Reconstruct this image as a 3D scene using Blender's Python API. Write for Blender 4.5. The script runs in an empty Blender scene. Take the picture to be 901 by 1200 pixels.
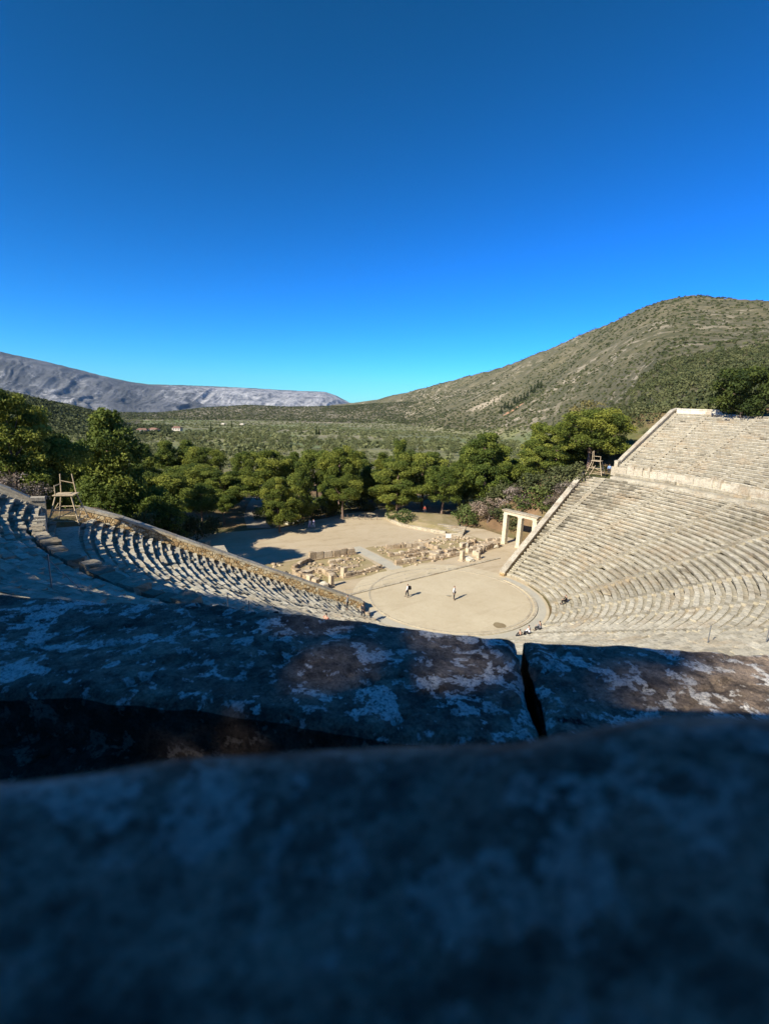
import bpy, math, random
import numpy as np
from mathutils import Vector, Matrix
RNG = np.random.default_rng(7); R_ = random.Random(7)
sc = bpy.context.scene
COL = sc.collection
rad = math.radians
HAZE = 1.4e-5

# ------------------------------------------------------------------ camera numbers
CAM = np.array([-38.35590416, -42.13857853, 23.26721578])
YAW, PITCH, ROLL, FPX = 0.5911313860159682, 0.22371384515655762, 0.035588580800601836, 564.5285265406026
fw = np.array([math.sin(YAW)*math.cos(PITCH), math.cos(YAW)*math.cos(PITCH), -math.sin(PITCH)])
_rt = np.array([math.cos(YAW), -math.sin(YAW), 0.0]); _up = np.cross(_rt, fw)
RT = _rt*math.cos(ROLL) + _up*math.sin(ROLL); UP = -_rt*math.sin(ROLL) + _up*math.cos(ROLL)
def ray(px, py):
    d = fw*FPX + RT*(px-450.5) + UP*(600-py); return d/np.linalg.norm(d)
def at(px, py, z=0.0):
    d = ray(px, py); return CAM + d*(z-CAM[2])/d[2]
THC = math.atan2(CAM[0], CAM[1]); CR = math.hypot(CAM[0], CAM[1])
def loc_rs(r, s):      # radius from the orchestra centre, arc offset (left positive) from the camera's own radius
    th = THC + s/56.9
    return r*math.sin(th), r*math.cos(th)

# ------------------------------------------------------------------ noise
_T = RNG.random((256, 256))
def vn(x, y, seed=0):
    x = np.asarray(x, float)+seed*17.3; y = np.asarray(y, float)+seed*31.7
    ix = np.floor(x).astype(int); iy = np.floor(y).astype(int); fx = x-ix; fy = y-iy
    fx = fx*fx*(3-2*fx); fy = fy*fy*(3-2*fy)
    a = _T[ix & 255, iy & 255]; b = _T[(ix+1) & 255, iy & 255]; c = _T[ix & 255, (iy+1) & 255]; d = _T[(ix+1) & 255, (iy+1) & 255]
    return a*(1-fx)*(1-fy)+b*fx*(1-fy)+c*(1-fx)*fy+d*fx*fy
def fbm(x, y, o=4, seed=0, g=.5):
    x = np.asarray(x, float); y = np.asarray(y, float)
    s = 0; a = 1; t = 0
    for k in range(o):
        s = s+a*vn(x*2**k, y*2**k, seed+k*3); t += a; a *= g
    return s/t*2-1
def sstep(a, b, x):
    t = np.clip((np.asarray(x, float)-a)/(b-a), 0, 1); return t*t*(3-2*t)

# ------------------------------------------------------------------ mesh helpers
def mk(name, V, F, mat=None, parent=None, bv=None, smooth=False, kind=None):
    """V (n,3); F (m,4) or (m,3) array, or list of lists; bv = per-vertex value attribute"""
    me = bpy.data.meshes.new(name)
    if isinstance(F, np.ndarray) and F.ndim == 2:
        m, k = F.shape
        me.vertices.add(len(V)); me.vertices.foreach_set('co', np.asarray(V, np.float32).ravel())
        me.loops.add(m*k); me.loops.foreach_set('vertex_index', F.astype(np.int32).ravel())
        me.polygons.add(m); me.polygons.foreach_set('loop_start', np.arange(0, m*k, k, dtype=np.int32))
        me.polygons.foreach_set('loop_total', np.full(m, k, np.int32))
        me.update(calc_edges=True)
    else:
        me.from_pydata([tuple(v) for v in V], [], [tuple(f) for f in F]); me.update()
    if bv is not None:
        at_ = me.attributes.new('bv', 'FLOAT', 'POINT'); at_.data.foreach_set('value', np.asarray(bv, np.float32))
    if smooth: me.polygons.foreach_set('use_smooth', np.ones(len(me.polygons), bool))
    if mat: me.materials.append(mat)
    o = bpy.data.objects.new(name, me); COL.objects.link(o)
    if parent: o.parent = parent
    if kind: o['kind'] = kind
    return o
def tag(o, label, cat, group=None, kind=None):
    o['label'] = label; o['category'] = cat
    if group: o['group'] = group
    if kind: o['kind'] = kind
    return o
def empty(name, loc, label=None, cat=None, group=None, rz=0, scale=None):
    o = bpy.data.objects.new(name, None); COL.objects.link(o); o.location = loc; o.rotation_euler = (0, 0, rz)
    o.empty_display_size = .2
    if scale is not None: o.scale = scale
    if label: tag(o, label, cat, group)
    return o
def copy_tree(o, parent=None):
    c = o.copy(); COL.objects.link(c)
    if parent: c.parent = parent
    for ch in list(o.children): copy_tree(ch, c)
    return c
class MB:
    """collects faces with a value per vertex"""
    def __init__(s): s.v = []; s.f = []; s.b = []
    def add(s, vs, fs, b=.5):
        n = len(s.v); s.v += [tuple(v) for v in vs]; s.f += [tuple(i+n for i in f) for f in fs]; s.b += [b]*len(vs)
    def hexa(s, p, b=.5):   # 8 points: bottom ring then top ring
        s.add(p, [(3, 2, 1, 0), (4, 5, 6, 7), (0, 1, 5, 4), (1, 2, 6, 5), (2, 3, 7, 6), (3, 0, 4, 7)], b)
    def box(s, c, size, rz=0, b=.5, jit=0, taper=0):
        hx, hy, hz = size[0]/2, size[1]/2, size[2]
        ca, sa = math.cos(rz), math.sin(rz); P = []
        for z, k in ((0, 1), (hz, 1-taper)):
            for x, y in ((-hx, -hy), (hx, -hy), (hx, hy), (-hx, hy)):
                x, y = x*k+R_.uniform(-jit, jit), y*k+R_.uniform(-jit, jit)
                P.append((c[0]+x*ca-y*sa, c[1]+x*sa+y*ca, c[2]+z+(R_.uniform(-jit, jit) if z else 0)))
        s.hexa(P, b)
    def tube(s, pts, rs, n=6, b=.5):
        pts = [Vector(p) for p in pts]; rings = []
        for i, p in enumerate(pts):
            d = (pts[min(i+1, len(pts)-1)]-pts[max(i-1, 0)]).normalized()
            u = d.orthogonal().normalized() if abs(d.z) < .95 else Vector((1, 0, 0)); w = d.cross(u).normalized(); u = w.cross(d)
            r = rs[i] if hasattr(rs, '__len__') else rs
            rings.append([p+u*math.cos(a)*r+w*math.sin(a)*r for a in [k*2*math.pi/n for k in range(n)]])
        V = [q for r in rings for q in r]; F = []
        for i in range(len(pts)-1):
            for k in range(n): F.append((i*n+k, i*n+(k+1) % n, (i+1)*n+(k+1) % n, (i+1)*n+k))
        F.append(tuple(range(n))[::-1]); F.append(tuple((len(pts)-1)*n+k for k in range(n)))
        s.add(V, F, b)
    def build(s, name, mat, parent=None, smooth=False): return mk(name, s.v, s.f, mat, parent, s.b, smooth)

# ------------------------------------------------------------------ materials
def newmat(name):
    m = bpy.data.materials.new(name); m.use_nodes = True; nt = m.node_tree; nt.nodes.clear()
    out = nt.nodes.new('ShaderNodeOutputMaterial'); b = nt.nodes.new('ShaderNodeBsdfPrincipled')
    nt.links.new(b.outputs[0], out.inputs[0]); b.inputs['Roughness'].default_value = .9
    b.inputs['Specular IOR Level'].default_value = .2
    return m, nt, b
class N:
    def __init__(s, nt): s.nt = nt; s.tc = None
    def node(s, t, **k):
        n = s.nt.nodes.new(t)
        for a, v in k.items(): setattr(n, a, v)
        return n
    def lk(s, a, b): s.nt.links.new(a, b)
    def obj(s):
        if not s.tc: s.tc = s.node('ShaderNodeTexCoord')
        return s.tc.outputs['Object']
    def geo(s):
        return s.node('ShaderNodeNewGeometry').outputs['Position']
    def mapping(s, vec, sc_): n = s.node('ShaderNodeMapping'); s.lk(vec, n.inputs[0]); n.inputs['Scale'].default_value = sc_; return n.outputs[0]
    def noise(s, vec, scale, detail=4, rough=.6, dist=0):
        n = s.node('ShaderNodeTexNoise'); s.lk(vec, n.inputs['Vector']); n.inputs['Scale'].default_value = scale
        n.inputs['Detail'].default_value = detail; n.inputs['Roughness'].default_value = rough; n.inputs['Distortion'].default_value = dist
        return n.outputs['Fac']
    def voro(s, vec, scale, feature='F1', out='Distance'):
        n = s.node('ShaderNodeTexVoronoi', feature=feature); s.lk(vec, n.inputs['Vector']); n.inputs['Scale'].default_value = scale
        return n.outputs[out]
    def ramp(s, fac, stops, interp='LINEAR'):
        n = s.node('ShaderNodeValToRGB'); cr = n.color_ramp; cr.interpolation = interp
        while len(cr.elements) > 1: cr.elements.remove(cr.elements[0])
        for i, (p, c) in enumerate(stops):
            e = cr.elements[0] if i == 0 else cr.elements.new(p)
            e.position = p; e.color = (*c, 1) if hasattr(c, '__len__') else (c, c, c, 1)
        s.lk(fac, n.inputs[0]); return n.outputs[0]
    def mix(s, fac, a, b, mode='MIX'):
        n = s.node('ShaderNodeMix', data_type='RGBA', blend_type=mode)
        for inp, v in ((n.inputs['Factor'], fac), (n.inputs['A'], a), (n.inputs['B'], b)):
            if hasattr(v, 'is_output'): s.lk(v, inp)
            elif hasattr(v, '__len__'): inp.default_value = (*v, 1)
            else: inp.default_value = v
        return n.outputs['Result']
    def math(s, op, a, b=0.0):
        n = s.node('ShaderNodeMath', operation=op)
        for i, v in enumerate((a, b)):
            if hasattr(v, 'is_output'): s.lk(v, n.inputs[i])
            else: n.inputs[i].default_value = v
        return n.outputs[0]
    def attr(s, name='bv'): return s.node('ShaderNodeAttribute', attribute_name=name).outputs['Fac']
    def bump(s, h, dist, strength=1.0):
        n = s.node('ShaderNodeBump'); s.lk(h, n.inputs['Height']); n.inputs['Distance'].default_value = dist; n.inputs['Strength'].default_value = strength
        return n.outputs[0]
def limestone(name, lo, hi, brown=(.30, .2, .11), stain=.5, scale=1.0, bumpd=.03):
    m, nt, b = newmat(name); n = N(nt); p = n.geo()
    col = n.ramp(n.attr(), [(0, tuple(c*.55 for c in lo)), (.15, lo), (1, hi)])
    n1 = n.noise(p, .35*scale, 6, .65); n2 = n.noise(p, 3*scale, 9, .82); n3 = n.noise(n.mapping(p, (1, 1, 3)), 1.3*scale, 5, .7)
    col = n.mix(n.ramp(n1, [(.5, 0.), (.68, 1.)]), col, n.mix(.55, col, brown))
    g = n.ramp(n2, [(.34, .45), (.5, 1.), (.7, 1.15)])
    col = n.mix(1.0, col, g, 'MULTIPLY')
    st = n.ramp(n3, [(.36, 1.), (.47, 0.)])
    col = n.mix(n.math('MULTIPLY', st, stain), col, (.13, .125, .11))
    n.lk(col, b.inputs['Base Color'])
    h = n.math('ADD', n.math('MULTIPLY', n2, 1.0), n.math('MULTIPLY', n.noise(p, 18*scale, 4), .4))
    n.lk(n.bump(h, bumpd), b.inputs['Normal'])
    return m
M = {}
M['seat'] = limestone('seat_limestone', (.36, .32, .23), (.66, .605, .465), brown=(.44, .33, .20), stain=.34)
M['wallstone'] = limestone('wall_limestone', (.34, .29, .20), (.60, .53, .39), stain=.5, scale=1.3)
M['coping'] = limestone('coping_limestone', (.38, .335, .25), (.56, .50, .385), stain=.3, scale=1.4)
M['walkwall'] = limestone('upright_slab_limestone', (.36, .30, .20), (.60, .545, .42), stain=.5, scale=1.6)
M['kerb'] = limestone('kerb_limestone', (.36, .31, .22), (.56, .49, .35), stain=.3, scale=2)
M['white'] = limestone('restored_limestone', (.55, .50, .38), (.78, .72, .56), stain=.15, scale=1.5)
M['gate'] = limestone('gate_limestone', (.50, .44, .30), (.72, .64, .46), brown=(.6, .48, .28), stain=.12, scale=1.5)
M['ruin'] = limestone('ruin_limestone', (.34, .25, .155), (.64, .53, .37), brown=(.42, .28, .15), stain=.3, scale=1.4)

def rubble_mat():
    m, nt, b = newmat('rubble_masonry'); n = N(nt); p = n.geo()
    v = n.voro(p, 3.2, 'F1', 'Color'); e = n.voro(p, 3.2, 'DISTANCE_TO_EDGE')
    sep = n.node('ShaderNodeSeparateColor'); n.lk(v, sep.inputs[0])
    col = n.ramp(sep.outputs[0], [(0, (.40, .25, .11)), (.4, (.56, .39, .19)), (.8, (.66, .52, .30)), (1, (.7, .62, .44))])
    col = n.mix(n.ramp(e, [(.02, 1.), (.07, 0.)]), col, (.16, .11, .06))
    n.lk(n.mix(1., col, n.ramp(n.noise(p, 9), [(.3, .7), (.7, 1.1)]), 'MULTIPLY'), b.inputs['Base Color'])
    n.lk(n.bump(n.math('MINIMUM', e, .12), .35), b.inputs['Normal']); return m
M['rubble'] = rubble_mat()

def earth_mat(name, a, b_, c, scale=.12, streak=None):
    m, nt, b = newmat(name); n = N(nt); p = n.geo()
    col = n.mix(n.ramp(n.noise(p, scale, 6, .6), [(.35, 0.), (.65, 1.)]), a, b_)
    col = n.mix(n.ramp(n.noise(p, scale*7, 5, .7), [(.5, 0.), (.75, .6)]), col, c)
    if streak is not None:
        col = n.mix(n.ramp(n.noise(n.mapping(p, (.25, 1.2, 1)), .5, 4, .6, .6), [(.55, 0.), (.62, .45), (.68, 0.)]), col, streak)
    col = n.mix(1., col, n.ramp(n.noise(p, 14, 3), [(.3, .86), (.7, 1.08)]), 'MULTIPLY')
    n.lk(col, b.inputs['Base Color']); n.lk(n.bump(n.noise(p, 8, 5, .7), .04), b.inputs['Normal']); return m
M['plaza'] = earth_mat('packed_earth', (.56, .46, .31), (.50, .40, .255), (.42, .32, .19), .06, streak=(.36, .27, .16))
M['orch'] = earth_mat('orchestra_earth', (.62, .53, .36), (.54, .45, .295), (.50, .40, .25), .16, streak=(.48, .39, .25))
M['gravel'] = earth_mat('pale_gravel', (.58, .51, .37), (.50, .44, .32), (.44, .39, .28), .25)
M['paving'] = earth_mat('stone_paving', (.54, .49, .37), (.46, .43, .34), (.40, .37, .30), .5)
M['ruin_ground'] = earth_mat('ruin_earth', (.42, .33, .19), (.30, .25, .11), (.32, .22, .11), .5)
M['wet'] = earth_mat('dark_earth', (.26, .20, .11), (.32, .25, .14), (.2, .15, .09), .8)
M['road'] = earth_mat('dirt_road', (.34, .29, .21), (.28, .24, .18), (.2, .18, .13), .2)

def ground_mat():
    m, nt, b = newmat('open_ground'); n = N(nt); p = n.geo()
    near = n.mix(n.ramp(n.noise(p, .09, 6, .65), [(.4, 0.), (.6, 1.)]), (.24, .15, .08), (.13, .13, .05))
    # olive fields: patchwork of grass, soil and dry grass
    v = n.voro(n.mapping(p, (1, 1.8, 0)), .0065, 'F1', 'Color'); sep = n.node('ShaderNodeSeparateColor'); n.lk(v, sep.inputs[0])
    field = n.ramp(sep.outputs[0], [(0, (.24, .24, .11)), (.3, (.27, .28, .10)), (.5, (.36, .32, .18)), (.65, (.20, .22, .10)), (.85, (.20, .28, .08)), (1., (.36, .32, .19))])
    field = n.mix(n.ramp(n.noise(p, .02, 6, .7), [(.35, 0.), (.7, .8)]), field, (.17, .155, .09))
    field = n.mix(n.ramp(n.noise(p, .006, 4, .7), [(.62, 0.), (.68, .8)]), field, (.36, .29, .18))
    col = n.mix(n.attr(), near, field)
    col = n.mix(1., col, n.ramp(n.noise(p, .25, 5, .75), [(.3, .6), (.7, 1.2)]), 'MULTIPLY')
    n.lk(col, b.inputs['Base Color']); n.lk(n.bump(n.noise(p, .8, 5, .7), .4), b.inputs['Normal']); return m
M['ground'] = ground_mat()
def hill_mat():
    m, nt, b = newmat('scrub_hill'); n = N(nt); p = n.geo()
    col = n.mix(n.ramp(n.noise(p, .008, 6, .65), [(.38, 0.), (.62, 1.)]), (.125, .115, .058), (.215, .18, .10))
    col = n.mix(n.ramp(n.noise(p, .06, 6, .75), [(.42, 0.), (.6, .8)]), col, (.075, .078, .036))
    # pale rock showing in bands that follow the slope
    r1 = n.noise(n.mapping(p, (1, 1, 4)), .022, 7, .72, .5); r2 = n.noise(p, .003, 3, .5)
    rk = n.math('MULTIPLY', n.ramp(r1, [(.54, 0.), (.585, 1.)]), n.ramp(r2, [(.42, .12), (.6, 1.)]))
    col = n.mix(rk, col, (.42, .35, .24))
    for px_, py_, D_, r_, c_ in ((603, 457, 1100, 26, (.50, .27, .14)), (572, 452, 1350, 45, (.40, .33, .22)), (38, 489, 700, 26, (.50, .42, .28)), (560, 502, 640, 24, (.38, .32, .2))):
        d_ = ray(px_, py_); h_ = math.hypot(d_[0], d_[1]); vm = n.node('ShaderNodeVectorMath', operation='DISTANCE'); n.lk(n.mapping(p, (1, 1, 0)), vm.inputs[0])
        vm.inputs[1].default_value = (CAM[0]+d_[0]/h_*D_, CAM[1]+d_[1]/h_*D_, 0)
        e_ = n.math('ADD', n.math('DIVIDE', vm.outputs['Value'], r_), n.math('MULTIPLY', n.math('SUBTRACT', n.noise(p, .05, 5, .7), .5), 2.6))
        col = n.mix(n.ramp(e_, [(.75, 1.), (.95, 0.)]), col, c_)
    n.lk(col, b.inputs['Base Color']); n.lk(n.bump(n.noise(p, .12, 6, .8), 2.5), b.inputs['Normal']); return m
M['hill'] = hill_mat()
def mountain_mat():
    m, nt, b = newmat('grey_limestone_mountain'); n = N(nt); p = n.geo()
    g = n.attr()   # 1 on the bare cliffs, 0 on the scrubby shoulders
    a = n.noise(n.mapping(p, (1, 1, .6)), .006, 9, .75, .6)
    scrub = n.mix(n.ramp(n.noise(p, .0022, 8, .7), [(.4, 0.), (.62, 1.)]), (.10, .105, .11), (.19, .195, .20))
    rock = n.mix(n.ramp(a, [(.38, 0.), (.6, 1.)]), (.15, .16, .18), (.54, .53, .51))
    f = n.ramp(n.math('ADD', g, n.math('MULTIPLY', n.math('SUBTRACT', a, .5), 1.6)), [(.35, 0.), (.62, 1.)])
    n.lk(n.mix(f, scrub, rock), b.inputs['Base Color']); n.lk(n.bump(n.noise(p, .010, 9, .8, .4), 45), b.inputs['Normal']); return m
M['mountain'] = mountain_mat()
def leaf_mat(name, lo, mid, hi, trans=.25):
    m, nt, b = newmat(name); n = N(nt)
    col = n.ramp(n.attr(), [(0, lo), (.5, mid), (1, hi)])
    oi = n.node('ShaderNodeObjectInfo').outputs['Random']
    col = n.mix(1., col, n.ramp(oi, [(0, (.78, .84, .8)), (.5, (1, 1, 1)), (1, (1.12, 1.06, .95))]), 'MULTIPLY')
    n.lk(col, b.inputs['Base Color']); b.inputs['Roughness'].default_value = .75
    tr = n.node('ShaderNodeBsdfTranslucent'); n.lk(col, tr.inputs[0]); ms = n.node('ShaderNodeMixShader'); ms.inputs[0].default_value = trans
    out = [x for x in nt.nodes if x.type == 'OUTPUT_MATERIAL'][0]
    n.lk(b.outputs[0], ms.inputs[1]); n.lk(tr.outputs[0], ms.inputs[2]); n.lk(ms.outputs[0], out.inputs[0]); return m
M['pine'] = leaf_mat('pine_needles', (.06, .09, .02), (.145, .185, .033), (.28, .30, .055), .35)
M['olive'] = leaf_mat('olive_leaves', (.10, .115, .045), (.16, .175, .07), (.25, .26, .11))
M['maquis'] = leaf_mat('maquis_leaves', (.045, .058, .02), (.085, .098, .036), (.145, .15, .06), .15)
M['carob'] = leaf_mat('carob_leaves', (.02, .035, .008), (.045, .065, .012), (.09, .11, .02), .15)
M['shrub'] = leaf_mat('shrub_leaves', (.04, .07, .02), (.08, .12, .03), (.14, .17, .05))
M['gold'] = leaf_mat('autumn_leaves', (.16, .13, .04), (.26, .21, .07), (.36, .30, .12))
M['blossom'] = leaf_mat('blossom_twigs', (.12, .10, .07), (.24, .19, .15), (.42, .34, .29), .2)
def plain(name, c, rough=.8, nz=.15, scale=5, metal=0):
    m, nt, b = newmat(name); n = N(nt); p = n.obj()
    n.lk(n.mix(1., c, n.ramp(n.noise(p, scale, 5), [(.3, 1-nz), (.7, 1+nz)]), 'MULTIPLY'), b.inputs['Base Color'])
    b.inputs['Roughness'].default_value = rough; b.inputs['Metallic'].default_value = metal; return m
M['bark'] = plain('bark', (.17, .13, .10), nz=.4, scale=9)
M['bark_red'] = plain('pine_bark', (.22, .15, .11), nz=.4, scale=9)
M['timber'] = plain('weathered_timber', (.48, .38, .24), nz=.25, scale=7)
M['iron'] = plain('grey_iron', (.25, .26, .27), .5, metal=.5)
M['rope'] = plain('pale_rope', (.55, .5, .4))
M['skin'] = plain('skin', (.52, .33, .23), .6, .05)
for nm, c in dict(white_cloth=(.78, .78, .8), dark_cloth=(.03, .032, .04), black_cloth=(.012, .012, .014), salmon_cloth=(.75, .33, .22), blue_cloth=(.25, .38, .62), lilac_cloth=(.62, .55, .75), red_cloth=(.32, .06, .04), grey_cloth=(.2, .21, .23), hair_dark=(.025, .018, .012), hair_brown=(.09, .05, .03), shoe=(.03, .03, .03)).items():
    M[nm] = plain(nm, c, nz=.08)
M['plaster'] = plain('cream_plaster', (.6, .54, .42)); M['tile'] = plain('red_roof_tile', (.24, .14, .10)); M['paint_white'] = plain('white_paint', (.75, .75, .72)); M['window'] = plain('dark_glass', (.03, .035, .04), .2)

# ------------------------------------------------------------------ ground heights
def wall_y(x):            # inner line of the retaining walls that close the seating, both sides
    ax = np.abs(x)
    return np.where(ax < 38.2, 1.41+(ax-11.37)*.248, 4.0+(ax-40.4)*.028)
def base_near(x, y):
    x = np.asarray(x, float); y = np.asarray(y, float); r = np.hypot(x, y); ax = np.abs(x)
    env = np.interp(r, [11.8, 38, 38.3, 40.2, 40.6, 56, 57.6, 58.2, 66, 100, 200, 400], [0, 12.0, 12.35, 12.35, 13.8, 22, 22.6, 23.1, 23.4, 29, 50, 90])
    fy = np.where(x < 0, 1-sstep(11, 34, y), 1-sstep(11, 36, y))
    zb = np.where(x < 0, np.interp(ax, [28, 34.5, 44, 58], [0, 12.2, 12.6, 23.1]), np.interp(ax, [28.5, 36, 47, 60], [0, 11.6, 12.4, 23.1]))
    out = np.minimum(env, zb)*fy
    ins = np.minimum(env-1.3, 30)
    inside = (y < wall_y(x)-2.0) & (r < 57.4)
    behind = (y < wall_y(x)) & (r >= 57.4)
    fall = np.minimum(env, 23.1+(r-58)*.12)
    o2 = np.where(y > wall_y(x)-2.0, out, fall)
    return np.where(inside, np.where(r < 12, 0, np.maximum(ins, 0)), np.where(behind, np.maximum(fall, 0), o2))
AZT = [-180, -60, -20, -4.35, -1.88, 1.47, 4.34, 8, 20, 28.4, 32.4, 36.3, 40.1, 43.9, 47.5, 51, 54.2, 57.3, 59.5, 61.7, 63.8, 66.5, 69.8, 80, 95, 120, 180]
def H(x, y):
    x = np.asarray(x, float); y = np.asarray(y, float)
    dx, dy = x-CAM[0], y-CAM[1]; D = np.hypot(dx, dy)+1e-6; az = np.degrees(np.arctan2(dx, dy))
    zn = base_near(x, y)
    zv = np.interp(D, [0, 150, 420, 1200, 2500, 5000, 9000, 16000], [0, 0, -12, -42, -60, -190, -300, -400])
    # right-hand hill
    el = np.interp(az, [20, 28.4, 32.4, 36.3, 40.1, 43.9, 47.5, 51, 54.2, 57.3, 59.5, 61.7, 63.8, 66.5, 69.8, 78, 90, 110], [-1.5, -.42, .2, 1.39, 2.46, 3.49, 4.75, 6.11, 7.62, 8.86, 9.89, 10.54, 10.78, 10.36, 9.89, 8.5, 7.5, 7])
    D1 = np.interp(az, [20, 30, 40, 50, 60, 70, 110], [3600, 3200, 2400, 1800, 1300, 1050, 850])
    D0 = np.interp(az, [20, 30, 40, 50, 58, 62, 70, 110], [2200, 1900, 1100, 620, 260, 130, 110, 110])
    zf = np.interp(D0, [110, 130, 300, 700, 1200, 2500], [23, 14, -8, -24, -42, -60])
    zc = CAM[2]+D1*np.tan(np.radians(el))
    t = (D-D0)/(D1-D0); tc = np.clip(t, 0, 1)
    shape = np.where(az > 55, .45*tc+.55*tc**1.5, .25*tc+.75*tc**1.6)
    w55 = sstep(48, 60, az); shape = (.25*tc+.75*tc**1.6)*(1-w55)+(.62*tc+.38*tc**2.2)*w55
    amp = np.clip(t*2.2, 0, 1)*np.clip((1.03-t)*6, 0.06, 1)
    zh = zf+(zc-zf)*shape+amp*(fbm(x/260, y/260, 6, 3)*24*np.clip(D1/1500, .5, 1.4)+fbm(x/60, y/60, 4, 9)*4)
    zh = np.where(t > 1, zc-(t-1)*(D1-D0)*.35, zh)
    zh = np.where((az > 20) & (az < 130) & (D > D0*.8), zh, -999)
    # low ridge beyond the valley
    el2 = np.interp(az, [-30, 0, 5.1, 10, 13.4, 17.9, 22.6, 28.4, 32.4, 40], [-3.2, -3.0, -2.53, -1.82, -1.27, -.86, -.9, -.61, -.18, .5])
    z2 = CAM[2]+2350*np.tan(np.radians(el2))
    sh = np.exp(-((D-2350)/np.where(D < 2350, 560, 500))**2)
    zl = zv+np.clip(z2-zv, 0, 999)*sh+sh*(1-sh)*fbm(x/220, y/220, 5, 5)*20
    # left wooded hill
    el3 = np.interp(az, [-60, -20, -4.35, -1.88, 1.47, 4.34, 6, 9], [6, 2.3, -.27, -.88, -1.67, -2.54, -3.6, -6])
    z3 = CAM[2]+850*np.tan(np.radians(el3)); s3 = np.exp(-((D-850)/np.where(D < 850, 260, 400))**2)
    z3h = zv+np.clip(z3-zv, 0, 999)*s3+s3*(1-s3)*fbm(x/90, y/90, 4, 8)*8
    far = np.maximum(np.maximum(zh, zl), np.where(az < 12, z3h, -999))
    far = far + sstep(160, 400, D)*fbm(x/150, y/150, 3, 2)*1.5
    # behind the camera the hill simply goes on rising gently
    back = (np.abs(az) > 100)
    far = np.where(back, zn, far)
    w = sstep(110, 190, D)
    # keep the theatre bank on the right running into the hill
    right = sstep(50, 62, az)
    base = np.where(back, zn, zn*(1-w)+far*w)
    return base
def H1(x, y): return float(H(np.array([x]), np.array([y]))[0])

def make_terrain():
    n = 820
    u = np.linspace(-1, 1, n); b = 6.25; g = 58*np.sinh(b*u)
    gx, gy = g.copy(), g.copy()
    gx = np.clip(gx, -6500, 1e9); gy = np.clip(gy, -2500, 1e9)
    gx = gx[(np.abs(np.gradient(gx)) > 1e-6)]; gy = gy[(np.abs(np.gradient(gy)) > 1e-6)]
    X, Y = np.meshgrid(gx, gy, indexing='ij'); Z = H(X.ravel(), Y.ravel())
    V = np.stack([X.ravel(), Y.ravel(), Z], -1)
    a, c = len(gx), len(gy); I = np.arange(a*c).reshape(a, c)
    F = np.stack([I[:-1, :-1].ravel(), I[1:, :-1].ravel(), I[1:, 1:].ravel(), I[:-1, 1:].ravel()], -1)
    D = np.hypot(V[:, 0]-CAM[0], V[:, 1]-CAM[1]); az = np.degrees(np.arctan2(V[:, 0]-CAM[0], V[:, 1]-CAM[1]))
    bv = sstep(120, 190, D)
    D0 = np.interp(az, [20, 30, 40, 50, 58, 62, 70, 110], [2200, 1900, 1250, 760, 330, 150, 120, 120])
    hillv = ((az > 26) & (az < 130) & (D > D0)).astype(int)+2*((D > 1500) & (az < 32) & (az > -60) & (D < 5000)).astype(int)+4*((az < 7) & (az > -60) & (D > 560) & (D < 1500)).astype(int)
    hv = hillv[F].max(1)
    for name, msk in (('ground', hv == 0), ('scrub_hill', hv == 1), ('low_ridge', (hv == 2) | (hv == 3)), ('wooded_hill', hv >= 4)):
        f = F[msk]; ids, inv = np.unique(f.ravel(), return_inverse=True)
        mk(name, V[ids], inv.reshape(-1, 4), M['ground'] if name == 'ground' else M['hill'], bv=bv[ids], smooth=True, kind='structure')
make_terrain()

def make_mountain():
    azs = np.linspace(-30, 33, 760); ts = np.linspace(0, 1, 210)
    el = np.interp(azs, [-30, -15, -3.95, -.2, 3.93, 6.15, 8.1, 12.66, 18.89, 23.58, 26.47, 27.94, 29.42, 31.41, 33], [6.5, 5.0, 3.25, 2.57, 1.63, 1.17, .98, 1.06, 1.03, .94, .95, .53, -.19, -1.1, -1.6])
    zc = CAM[2]+8500*np.tan(np.radians(el))
    A, T = np.meshgrid(azs, ts, indexing='ij'); D = 5400+T*3900; Zc = zc[:, None]
    tt = np.clip((T)/.795, 0, 1.0)
    X = CAM[0]+D*np.sin(np.radians(A)); Y = CAM[1]+D*np.cos(np.radians(A))
    wx = fbm(X/1500, Y/1500, 4, 31)*1.6; wy = fbm(X/900, Y/900, 4, 33)*1.2
    Aw = A*.55-T*2.6+wx; ridge = 1-np.abs(fbm(Aw, T*2.2+wy, 6, 21))*2.6
    ridge2 = fbm(X/330+wx, Y/330+wy, 7, 4, .58)
    z0 = -230
    prof = .75*tt**1.15+.25*sstep(.5, .8, tt)
    Z = z0+(Zc-z0)*prof+np.sin(np.clip(tt, 0, 1)*math.pi)**.8*(ridge*34+ridge2*20)+tt*fbm(A*2.2, T*0, 4, 2)*7
    Z = np.where(T > .795, Zc-(T-.795)*3900*.5, Z)
    V = np.stack([X.ravel(), Y.ravel(), Z.ravel()], -1); a, c = A.shape; I = np.arange(a*c).reshape(a, c)
    F = np.stack([I[:-1, :-1].ravel(), I[1:, :-1].ravel(), I[1:, 1:].ravel(), I[:-1, 1:].ravel()], -1)
    cl = np.clip(sstep(8, 20, A)*.22+sstep(.35, .52, tt)*(1-sstep(.90, 1.0, tt))*.42*sstep(4, 17, A)+.30*(1-sstep(-2, 9, A))*(1-sstep(.3, .8, tt+fbm(A*.3, T, 3, 2)*.5))+.20*fbm(A*.8+T*3, T*4, 4, 6)+.14, 0, 1)
    mk('mountain', V, F, M['mountain'], bv=cl.ravel(), smooth=True, kind='structure')
make_mountain()

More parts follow.
